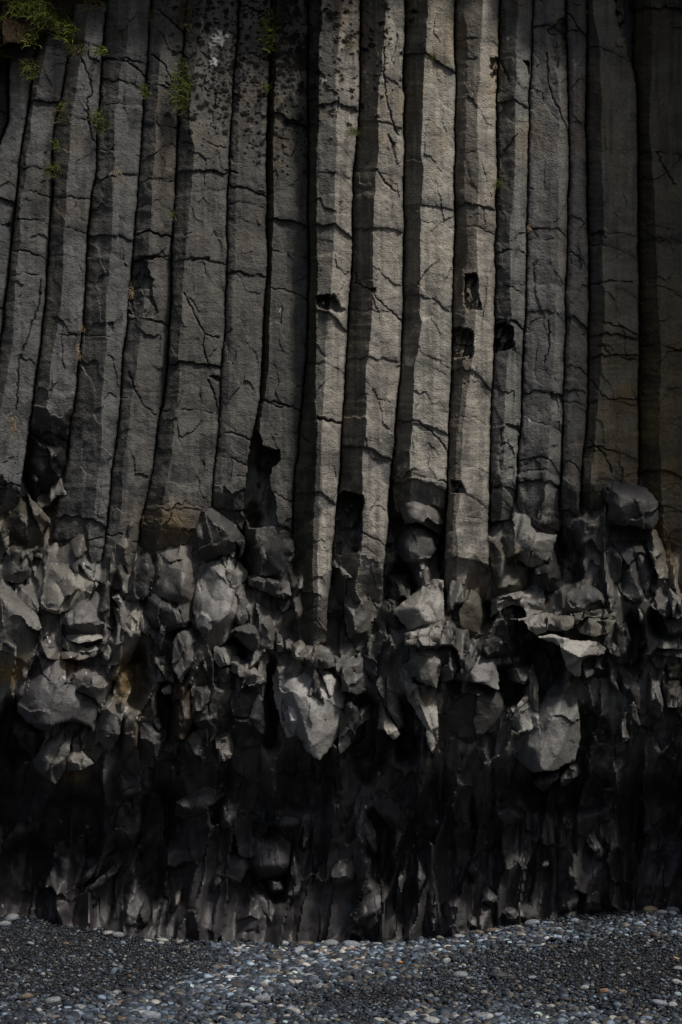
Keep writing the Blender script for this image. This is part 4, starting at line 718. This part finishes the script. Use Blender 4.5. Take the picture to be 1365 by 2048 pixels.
chunk('rock_block', '0', '60,868 86,872 112,880 128,905 128,930 112,960 90,985 66,1000 52,960 56,910', -16, -6, -14, 4, 'black pitted block filling the round hollow at the far left', '', (.05, .048, .046))
splinters(50, 1150, 1500, 26, 70, .1, (.15, .145, .135), False, 'small sharp splinter wedged between the big broken blocks', 'splinters between the big broken blocks', 5)
splinters(14, 1560, 1840, 70, 170, .22, (.05, .047, .049), True, 'thin dark splinter standing in the black foot of the cliff', 'splinters in the foot of the cliff', 6)
# ---------------------------------------------------------------- beach
CX = [-700, 0, 100, 300, 430, 560, 680, 800, 900, 960, 1040, 1120, 1220, 1365, 2000]
CYL = [1790, 1826, 1842, 1872, 1878, 1884, 1888, 1886, 1876, 1862, 1850, 1838, 1826, 1816, 1770]
def ground_z(x, y):
    """beach height: meets the cliff foot along the traced line, runs level towards the sea"""
    yf = 0.72; k = (D + yf) / D
    px = 682.5 + x * PPM / k
    zc = CZ + (HOR - np.interp(px, CX, CYL)) / PPM * k
    t = sstep(-6.5, yf, y)
    return zc * t ** 1.3 + 0.035 * fbm(x / 1.3, y / 1.6, 61, 3) * sstep(1.0, 0.2, y) + 0.012 * fbm(x / .3, y / .3, 62, 2)

gx = np.concatenate([np.linspace(-40, -5, 20), np.arange(-4.8, 4.8, .08), np.linspace(5, 40, 20)])
gy = np.concatenate([np.linspace(-60, -7.5, 30), np.arange(-7.2, 1.9, .08)])
X, Y = np.meshgrid(gx, gy)
Z = ground_z(X, Y)
o = make('beach', np.stack([X, Y, Z - 0.012], -1).reshape(-1, 3), grid_quads(len(gy), len(gx))[:, ::-1], None, None, M_SAND)
tag(o, None, None, None, 'structure')

def ico(sub):
    import bmesh
    b = bmesh.new(); bmesh.ops.create_icosphere(b, subdivisions=sub, radius=1.0)
    v = np.array([p.co[:] for p in b.verts]); f = np.array([[q.index for q in p.verts] for p in b.faces]); b.free()
    return v, f
ICO1, ICO2, ICO3 = ico(1), ico(2), ico(3)

def stone_colour(n, r):
    t = r.random(n)
    c = np.empty((n, 3))
    g = r.lognormal(math.log(.082), 0.8, n)
    c[:] = g[:, None] * np.array([.74, .95, 1.23])
    m = t < 0.10; c[m] = r.uniform(.05, .16, (m.sum(), 1)) * np.array([1.12, 1.0, .84])
    m = (t >= .10) & (t < .115); c[m] = r.uniform(.07, .12, (m.sum(), 1)) * np.array([1.3, .95, .7])
    m = (t >= .135) & (t < .17); c[m] = r.uniform(.22, .42, (m.sum(), 1)) * np.array([1.03, 1.0, .93])
    m = (t >= .185) & (t < .56); c[m] = r.uniform(.018, .045, (m.sum(), 1)) * np.array([.74, .94, 1.24])
    return np.clip(c, .01, .5)

def pebbles(n, xs, ys, sizes, sphere, r, lift):
    v, f = sphere
    a = sizes * r.uniform(.85, 1.25, n); b = sizes * r.uniform(.65, 1.0, n); c = sizes * r.uniform(.4, .75, n)
    yaw = r.uniform(0, 6.283, n); tl = r.normal(0, .28, n); tm = r.normal(0, .28, n)
    pw = r.uniform(.75, 1.1, n)
    vv = np.sign(v)[None] * np.abs(v)[None] ** pw[:, None, None]
    vv = vv * (1 + 0.13 * np.sin(v[None] * r.uniform(1.5, 3, (n, 1, 1)) + r.uniform(0, 6.28, (n, 1, 3))))
    p = vv * np.stack([a, b, c], -1)[:, None, :]
    x, y, z = p[..., 0], p[..., 1], p[..., 2]
    y, z = y * np.cos(tl)[:, None] - z * np.sin(tl)[:, None], y * np.sin(tl)[:, None] + z * np.cos(tl)[:, None]
    x, z = x * np.cos(tm)[:, None] - z * np.sin(tm)[:, None], x * np.sin(tm)[:, None] + z * np.cos(tm)[:, None]
    x, y = x * np.cos(yaw)[:, None] - y * np.sin(yaw)[:, None], x * np.sin(yaw)[:, None] + y * np.cos(yaw)[:, None]
    zz = ground_z(xs, ys) + c * r.uniform(.2, .8, n) + lift
    P = np.stack([x + xs[:, None], y + ys[:, None], z + zz[:, None]], -1)
    F = f[None] + (np.arange(n) * len(v))[:, None, None]
    return P.reshape(-1, 3), F.reshape(-1, 3), len(v)

def coarse(px, py):
    """where the bigger stones lie: a belt along the cliff foot that curves down to the left corner"""
    a = np.exp(-((py - np.interp(px, [300, 560, 800, 1000, 1400], [1900, 1905, 1905, 1880, 1850])) / 22) ** 2) * sstep(330, 560, px) * (1 - 0.5 * sstep(1000, 1200, px))
    b = np.exp(-((py - np.interp(px, [0, 250, 420, 560, 700, 900], [2065, 2035, 1985, 1950, 1925, 1905])) / 44) ** 2) * sstep(1000, 640, px) * sstep(60, 330, px)
    c = 0.5 * sstep(1960, 2060, py)
    return np.clip(np.maximum(np.maximum(a, b), c) + 0.28 * fbm(px / 120, py / 50, 63, 3), 0, 1)

r = np.random.default_rng(11)
N = 90000
yy = r.uniform(-6.6, 1.1, N); xx = r.uniform(-1, 1, N) * (3.75 + (yy + 0) * 0.16)
k = (D + yy) / D
ppx = 682.5 + xx / k * PPM; ppy = HOR - (ground_z(xx, yy) - CZ) / k * PPM
cz = coarse(ppx, ppy)
size = (0.0078 + 0.0072 * cz) * np.exp(r.normal(0, .42, N)) * (1 + 0.9 * cz * (r.random(N) < .5))
big = r.random(N) < 0.012 + 0.05 * cz; size[big] *= r.uniform(1.3, 2.1, big.sum())
size = np.clip(size, .006, .042)
col = stone_colour(N, r)
dark = 0.52 + 0.78 * cz + .12 * fbm(ppx / 70, ppy / 26, 66, 3); col *= dark[:, None]
Vs, Fs, Ts = [], [], []; base = 0
for m, sph in ((size < .0135, ICO1), (size >= .0135, ICO2)):
    P_, F_, nv = pebbles(m.sum(), xx[m], yy[m], size[m], sph, r, np.where(size[m] < .012, 0.0, .004))
    Vs.append(P_); Fs.append(F_ + base); base += len(P_); Ts.append(np.repeat(col[m], nv, 0))
o = make('gravel', np.concatenate(Vs), None, np.concatenate(Fs), np.concatenate(Ts), M_GRAVEL)
tag(o, None, None, None, 'stuff')

# the larger stones one can pick out, each its own thing: pixel, length px, colour, label
GREY = (.16, .17, .18); PALE = (.25, .255, .25); TAN = (.13, .105, .075); DARK = (.04, .042, .045); BLU = (.17, .19, .215); RED = (.2, .11, .07)
PB = [(566, 1875, 30, (.27, .29, .31), 'largest pale blue grey pebble standing against the cliff foot'), (574, 1886, 20, PALE, 'pale pebble touching the largest blue grey pebble'), (663, 1888, 46, GREY, 'long grey stone half buried at the middle of the cliff foot'),
 (705, 1893, 44, BLU, 'long flat blue grey pebble at the cliff foot'), (728, 1893, 24, PALE, 'pale oval pebble right of the long flat blue grey one'), (754, 1888, 24, PALE, 'whitish pebble at the cliff foot beside the pale oval one'),
 (712, 1887, 30, TAN, 'tan stone behind the long flat blue grey pebble'), (553, 1877, 28, TAN, 'brown stone left of the largest blue grey pebble'), (612, 1880, 34, TAN, 'flat brown stone at the cliff foot in the middle'),
 (637, 1903, 24, TAN, 'square brown stone below the long grey stone'), (710, 1902, 22, RED, 'rusty brown pebble in front of the long flat blue grey one'), (920, 1864, 28, PALE, 'pale grey stone at the cliff foot right of centre'),
 (1063, 1845, 38, BLU, 'large bluish stone lying under the cracked apron stone'), (1102, 1848, 16, PALE, 'white round pebble right of the large bluish stone'), (1150, 1843, 22, BLU, 'blue grey pebble near the cliff foot at right'), (1347, 1820, 30, GREY, 'dark grey stone at the cliff foot by the right edge'),
 (1300, 1823, 40, TAN, 'flat brown slab pebble by the right end of the cliff foot'), (1325, 1826, 26, PALE, 'pale flat pebble beside the flat brown slab pebble'), (987, 1864, 34, TAN, 'long tan stone in the gravel right of the pale grey stone'), (960, 1860, 26, TAN, 'short tan stone left of the long tan one'),
 (893, 1924, 22, PALE, 'white flat pebble on the gravel at lower right of centre'), (1087, 1892, 14, (.42, .40, .34), 'creamy white pebble on the gravel at right'), (1352, 1918, 16, (.32, .2, .11), 'orange tan pebble near the right edge'), (1357, 1938, 26, GREY, 'rounded grey pebble at the right edge'),
 (1245, 1952, 14, PALE, 'whitish pebble alone in the dark gravel at right'), (1207, 1985, 26, RED, 'rusty brown oval pebble at lower right'), (1245, 1985, 22, TAN, 'beige pebble right of the rusty brown oval one'), (1355, 1967, 24, PALE, 'pale pebble at the right edge above the corner'),
 (817, 2033, 44, PALE, 'large pale oval pebble at the bottom edge'), (848, 2036, 28, PALE, 'second pale pebble right of the large oval one at the bottom edge'), (862, 2044, 40, PALE, 'pale pebble cut by the bottom edge'), (621, 2018, 34, DARK, 'large dark oval pebble near the bottom'),
 (588, 2026, 38, PALE, 'whitish grey pebble left of the large dark oval one'), (472, 1974, 44, DARK, 'dark flat pebble in the coarse belt'), (475, 1975, 30, (.3, .27, .22), 'cream pebble beside the dark flat one in the coarse belt'), (399, 1980, 34, GREY, 'pale grey pebble in the coarse belt at left'),
 (263, 1985, 40, DARK, 'long dark pebble at lower left'), (288, 2019, 24, (.34, .30, .24), 'cream squarish pebble at lower left'), (266, 2027, 36, BLU, 'blue grey squarish pebble at the bottom left'), (300, 2036, 48, BLU, 'flat blue grey slab pebble at the bottom left'),
 (245, 2007, 22, RED, 'rusty pebble above the cream squarish one'), (227, 1994, 18, PALE, 'round pale pebble at lower left'), (166, 2017, 36, BLU, 'bluish pebble at the bottom left of the beach'), (105, 2003, 42, GREY, 'long grey pebble at lower left'), (55, 1995, 30, TAN, 'brown flat pebble at lower left'),
 (153, 1981, 18, BLU, 'upright blue grey pebble at left'), (62, 1888, 18, BLU, 'blue grey pebble at left below the cliff foot'), (10, 1850, 28, GREY, 'grey pebble at the left edge below the cliff'), (26, 1834, 34, GREY, 'flat grey stone at the left edge of the cliff foot'), (132, 1889, 16, TAN, 'brown pebble at left below the cliff foot'),
 (322, 1888, 16, PALE, 'pale pebble on the gravel below the flared foot'), (325, 1866, 30, PALE, 'whitish flat pebble under the flared foot'), (298, 1864, 22, PALE, 'light pebble left of the whitish flat one'), (215, 1865, 24, PALE, 'light flat pebble at the cliff foot on the left'), (238, 1862, 30, GREY, 'grey stone block at the cliff foot on the left'),
 (528, 1908, 22, PALE, 'pale pebble left of centre on the gravel'), (593, 1905, 34, PALE, 'long whitish pebble left of centre on the gravel'), (620, 1925, 36, BLU, 'blue grey oval pebble left of centre'), (555, 1920, 44, DARK, 'dark rounded stone left of centre'), (680, 1920, 40, DARK, 'dark stone in the gravel at centre'),
 (700, 1938, 26, TAN, 'olive tan pebble in the gravel at centre'), (540, 1947, 40, TAN, 'dark brown stone left of centre'), (588, 1945, 40, BLU, 'blue grey slab pebble left of centre'), (640, 1975, 36, GREY, 'mid grey pebble in the coarse belt at centre'), (525, 2000, 44, GREY, 'large grey stone in the coarse belt'),
 (490, 2013, 34, BLU, 'blue grey pebble in the coarse belt above the bottom edge'), (1000, 1953, 40, DARK, 'flat dark stone on the gravel at right'), (920, 1952, 36, GREY, 'flat brownish grey stone on the gravel right of centre'), (1065, 1957, 22, BLU, 'blue pebble on the gravel at right'), (1170, 1978, 22, PALE, 'pale pebble left of the rusty brown oval one'),
 (1318, 2008, 40, BLU, 'large blue grey stone at lower right'), (1075, 2030, 28, DARK, 'dark pebble at the bottom right of centre'), (1345, 2013, 26, PALE, 'pale pebble near the lower right corner'), (1105, 2045, 36, DARK, 'dark flat stone at the bottom edge at right'), (965, 2035, 40, GREY, 'grey stone at the bottom edge right of centre')]
def ground_hit(px, py):
    lo, hi = -8.0, 1.0
    for _ in range(40):
        y = (lo + hi) / 2; k = (D + y) / D; x = (px - 682.5) / PPM * k; z = CZ + (HOR - py) / PPM * k
        if z > float(ground_z(np.array([x]), np.array([y]))[0]): lo = y
        else: hi = y
    return x, y
def pebble_thing(px, py, length, colr, label, name='pebble', mat=None, group='larger pebbles on the beach'):
    x, y = ground_hit(px, py + length * 0.12)
    if y > .40: x *= (D + .40) / (D + y); y = .40 - .02 * (py % 5)
    sz = length / PPM * (D + y) / D / 2 * .86; colr = tuple(np.array(colr) * 1.15)
    v, f = ICO3; rr = np.random.default_rng(int(px * 31 + py))
    p = np.sign(v) * np.abs(v) ** rr.uniform(.78, 1.05)
    p = p * (1 + 0.12 * np.sin(v * rr.uniform(1.6, 3) + rr.uniform(0, 6.3, 3)))
    p = p * (1 + 0.05 * vnoise(v[:, 0] * 2.2 + px, v[:, 1] * 2.2 + v[:, 2] * 1.7, 9))[:, None]
    p = p * np.array([sz, sz * rr.uniform(.6, .85), sz * rr.uniform(.42, .6)])
    an = rr.uniform(-.5, .5); tl = rr.normal(0, .12)
    p = np.stack([p[:, 0] * math.cos(an) - p[:, 1] * math.sin(an), p[:, 0] * math.sin(an) + p[:, 1] * math.cos(an), p[:, 2] + p[:, 0] * tl], -1)
    z = float(ground_z(np.array([x]), np.array([y]))[0]) - p[:, 2].min() * 0.5 + 0.008
    o = make(name, p + np.array([x, y, z]), None, f, np.tile(np.array(colr), (len(p), 1)), mat or M_PEBBLE)
    return tag(o, label, 'pebble', group)
for a in PB: pebble_thing(*a)

# orange scrap and dry stalk on the gravel
x, y = ground_hit(800, 1930); z = float(ground_z(np.array([x]), np.array([y]))[0]) + .02
v = []; f = []
u, w = np.meshgrid(np.linspace(-1, 1, 14), np.linspace(-1, 1, 9)); hh = .012 * np.sin(u * 3 + 1) * np.cos(w * 2) + .006 * vnoise(u * 3, w * 3, 4)
edge = 1 - .35 * np.abs(u) ** 2 + .15 * vnoise(u * 4, w * 0, 3)
top = np.stack([u * .034 + x, w * .02 * edge + y, hh + z + .006], -1).reshape(-1, 3); q = grid_quads(9, 14)
o = make('plastic_scrap', np.vstack([top, top - [0, 0, .003]]), np.vstack([q, q[:, ::-1] + len(top)]), None, None, M_ORANGE)
tag(o, 'small orange scrap lying on the grey gravel', 'litter')

def blades(name, spots, label, cat, group=None):
    """spots: list of (root xyz, direction, length, width, colour)"""
    V, F, T = [], [], []; b = 0
    for root, dr, L, wd, colr in spots:
        n = 5; p = np.array(root, float); dr = np.array(dr, float); dr /= np.linalg.norm(dr)
        side = np.cross(dr, [0.3, -1, 0.2]); side /= np.linalg.norm(side) + 1e-9
        for i in range(n + 1):
            t = i / n; w = wd * (1 - t) ** .7 + .0004
            V += [p - side * w, p + side * w]; T += [np.array(colr) * (0.75 + .4 * t)] * 2
            dr = dr + np.array([0, 0, -1]) * 0.30 * (0.4 + t); dr /= np.linalg.norm(dr); p = p + dr * L / n
        F += [(b + 2 * i, b + 2 * i + 1, b + 2 * i + 3, b + 2 * i + 2) for i in range(n)]; b += 2 * (n + 1)
    o = make(name, np.array(V), np.array(F), None, np.array(T), M_GRASS)
    return tag(o, label, cat, group)

def tuft(px, py, rx, ry, n, L, label, fwd=8, dry=0.25, cat='grass tuft', name='grass_tuft', hang=.2):
    rr = np.random.default_rng(int(px * 17 + py * 3)); sp = []; gr = rr.uniform(.7, 1.25)
    for i in range(n):
        a, s = rr.uniform(0, 6.283), math.sqrt(rr.random())
        x = px + rx * s * math.cos(a); y = py + ry * s * math.sin(a)
        p = unproj(np.array([x]), np.array([y]), np.array([fwd + rr.uniform(-9, 2)]))[0]
        d = (rr.normal(0, .6), -rr.uniform(.3, 1.1), rr.uniform(-hang, 1.0))
        t = rr.random()
        if t < dry: c = np.array([.10, .066, .026]) * rr.uniform(.4, 1.2)
        else: c = np.array([.115, .155, .022]) * rr.uniform(.35, 1.9) * gr
        sp.append((p, d, L / PPM * .8 * rr.uniform(.4, 1.15), rr.uniform(.0013, .003), c))
    return blades(name, sp, label, cat, 'grass tufts growing from the column cracks')

TUFTS = [(60, 18, 40, 22, 260, 46, 'big bright tuft on the ledge at the top left corner', 16, .15), (96, 42, 30, 18, 160, 40, 'lush green tuft right of the corner tuft on the ledge', 16, .15), (10, 60, 26, 26, 160, 38, 'dull tuft at the left edge on the ledge', 12, .5),
 (62, 82, 18, 16, 80, 30, 'leafy tuft hanging just under the top left ledge', 14, .1), (64, 140, 18, 20, 170, 34, 'shaggy brown tuft hanging between the two leftmost columns', 12, .5), (134, 66, 24, 20, 200, 36, 'olive tuft over the top of the second column', 14, .3), (155, 100, 20, 14, 140, 28, 'straw coloured tuft between the second and third columns', 12, .6),
 (8, 108, 16, 10, 90, 24, 'small tuft with yellow flower at the left edge', 12, .25), (205, 104, 14, 9, 110, 24, 'low green tuft at the top of the cracked joint', 12, .2), (128, 226, 14, 22, 110, 24, 'straggly tuft in the seam left of the pale leaning column', 8, .6), (115, 290, 9, 14, 60, 18, 'tiny leafy tuft below the straggly seam tuft', 8, .1),
 (106, 342, 18, 13, 150, 26, 'round cushion tuft with yellowish top', 10, .45), (202, 242, 15, 26, 200, 28, 'bushy green tuft beside the bulging notched column', 12, .12), (290, 184, 11, 15, 110, 22, 'small green tuft at the right edge of the notched column', 10, .15), (364, 186, 20, 46, 420, 34, 'long hanging green tuft on the lichen spotted column', 12, .2),
 (366, 130, 12, 14, 80, 22, 'sparse tuft above the long hanging one', 8, .4), (372, 30, 14, 30, 130, 26, 'dry brown tuft at the top between two columns', 8, .8), (302, 36, 8, 14, 60, 18, 'dark little tuft in the seam near the top', 6, .7), (348, 430, 10, 9, 60, 17, 'yellowish tuft at a joint in the seam', 8, .3), (540, 62, 16, 44, 240, 28, 'mossy tuft strip at the top of the wide recessed column', 0, .45),
 (532, 176, 8, 10, 60, 18, 'tiny bright tuft under the mossy strip', 0, .1), (697, 92, 8, 9, 80, 16, 'small reddish green tuft on the slim column', 14, .35), (709, 266, 12, 8, 90, 18, 'flat green tuft in the seam left of the brightest column', 12, .15), (865, 114, 9, 5, 50, 14, 'little green tuft on a joint of the brown faced column', 20, .2),
 (995, 368, 8, 9, 60, 20, 'lone star shaped fern tuft on the right half', 6, .0), (1172, 25, 5, 4, 30, 12, 'speck of green at the top right', 2, .0), (820, 40, 9, 16, 60, 20, 'dry wisp in the dark seam right of the brightest column', 6, .9), (190, 12, 22, 14, 120, 28, 'dark brown tuft overhanging the top edge', 12, .8)]
for t in TUFTS: tuft(*t)
STRAW = [(263, 584, 5, 10, 26, 14, 'straw wisp in the seam by the chipped recess'), (163, 656, 4, 10, 24, 14, 'upper straw wisp in the seam of the pale leaning column'), (159, 705, 3, 16, 24, 12, 'lower straw wisp in the seam of the pale leaning column'), (26, 850, 6, 18, 40, 18, 'tangle of straw left of the round hollow'), (1057, 455, 5, 5, 24, 10, 'straw nest at a joint on the right'), (232, 345, 8, 3, 16, 14, 'thin straw caught on the notched column')]
for (x, y, rx, ry, n, L, lab) in STRAW:
    rr = np.random.default_rng(int(x)); sp = []
    for i in range(n):
        p = unproj(np.array([x + rr.normal(0, rx * .5)]), np.array([y + rr.normal(0, ry * .5)]), np.array([9 + rr.uniform(-4, 2)]))[0]
        sp.append((p, (rr.normal(0, .5), -.5, rr.uniform(-1, .4)), L / PPM * rr.uniform(.5, 1.2), .003, np.array([.24, .18, .10]) * rr.uniform(.5, 1.2)))
    blades('straw_wisp', sp, lab, 'straw', 'straw wisps caught in the seams')

# ---------------------------------------------------------------- light, sky, camera
EL, AZ = 54.0, 47.0          # sun above the horizon; to the right of the cliff's normal
w = bpy.data.worlds.new('World'); S.world = w; w.use_nodes = True
nt = w.node_tree; bg = nt.nodes['Background']
sky = nt.nodes.new('ShaderNodeTexSky'); sky.sky_type = 'NISHITA'; sky.sun_disc = False
sky.sun_elevation = math.radians(EL); sky.sun_rotation = math.radians(180 - AZ); sky.dust_density = 3.5; sky.ozone_density = 0.3
nt.links.new(sky.outputs[0], bg.inputs[0]); bg.inputs[1].default_value = 0.05
sl = bpy.data.lights.new('sun', 'SUN'); sl.energy = 2.6; sl.angle = math.radians(8); sl.color = (1.0, .95, .87)
so = bpy.data.objects.new('sun', sl); COL.objects.link(so); so.location = (6, -8, 14)
dv = Vector((math.sin(math.radians(AZ)) * math.cos(math.radians(EL)), -math.cos(math.radians(AZ)) * math.cos(math.radians(EL)), math.sin(math.radians(EL))))
so.rotation_euler = dv.to_track_quat('Z', 'Y').to_euler()

cam = bpy.data.cameras.new('camera'); co = bpy.data.objects.new('camera', cam); COL.objects.link(co)
co.location = (0, -D, CZ); co.rotation_euler = (math.radians(90), 0, 0)
cam.sensor_fit = 'VERTICAL'; cam.sensor_height = 36; cam.lens = 36 * D / (2048 / PPM); cam.shift_y = (HOR - 1024) / 2048
cam.clip_end = 500
S.camera = co
S.view_settings.view_transform = 'Standard'; S.view_settings.look = 'None'; S.view_settings.gamma = 1; S.view_settings.exposure = 0.12
S.render.engine = 'CYCLES'; S.cycles.use_denoising = True; S.cycles.max_bounces = 4; S.cycles.diffuse_bounces = 2
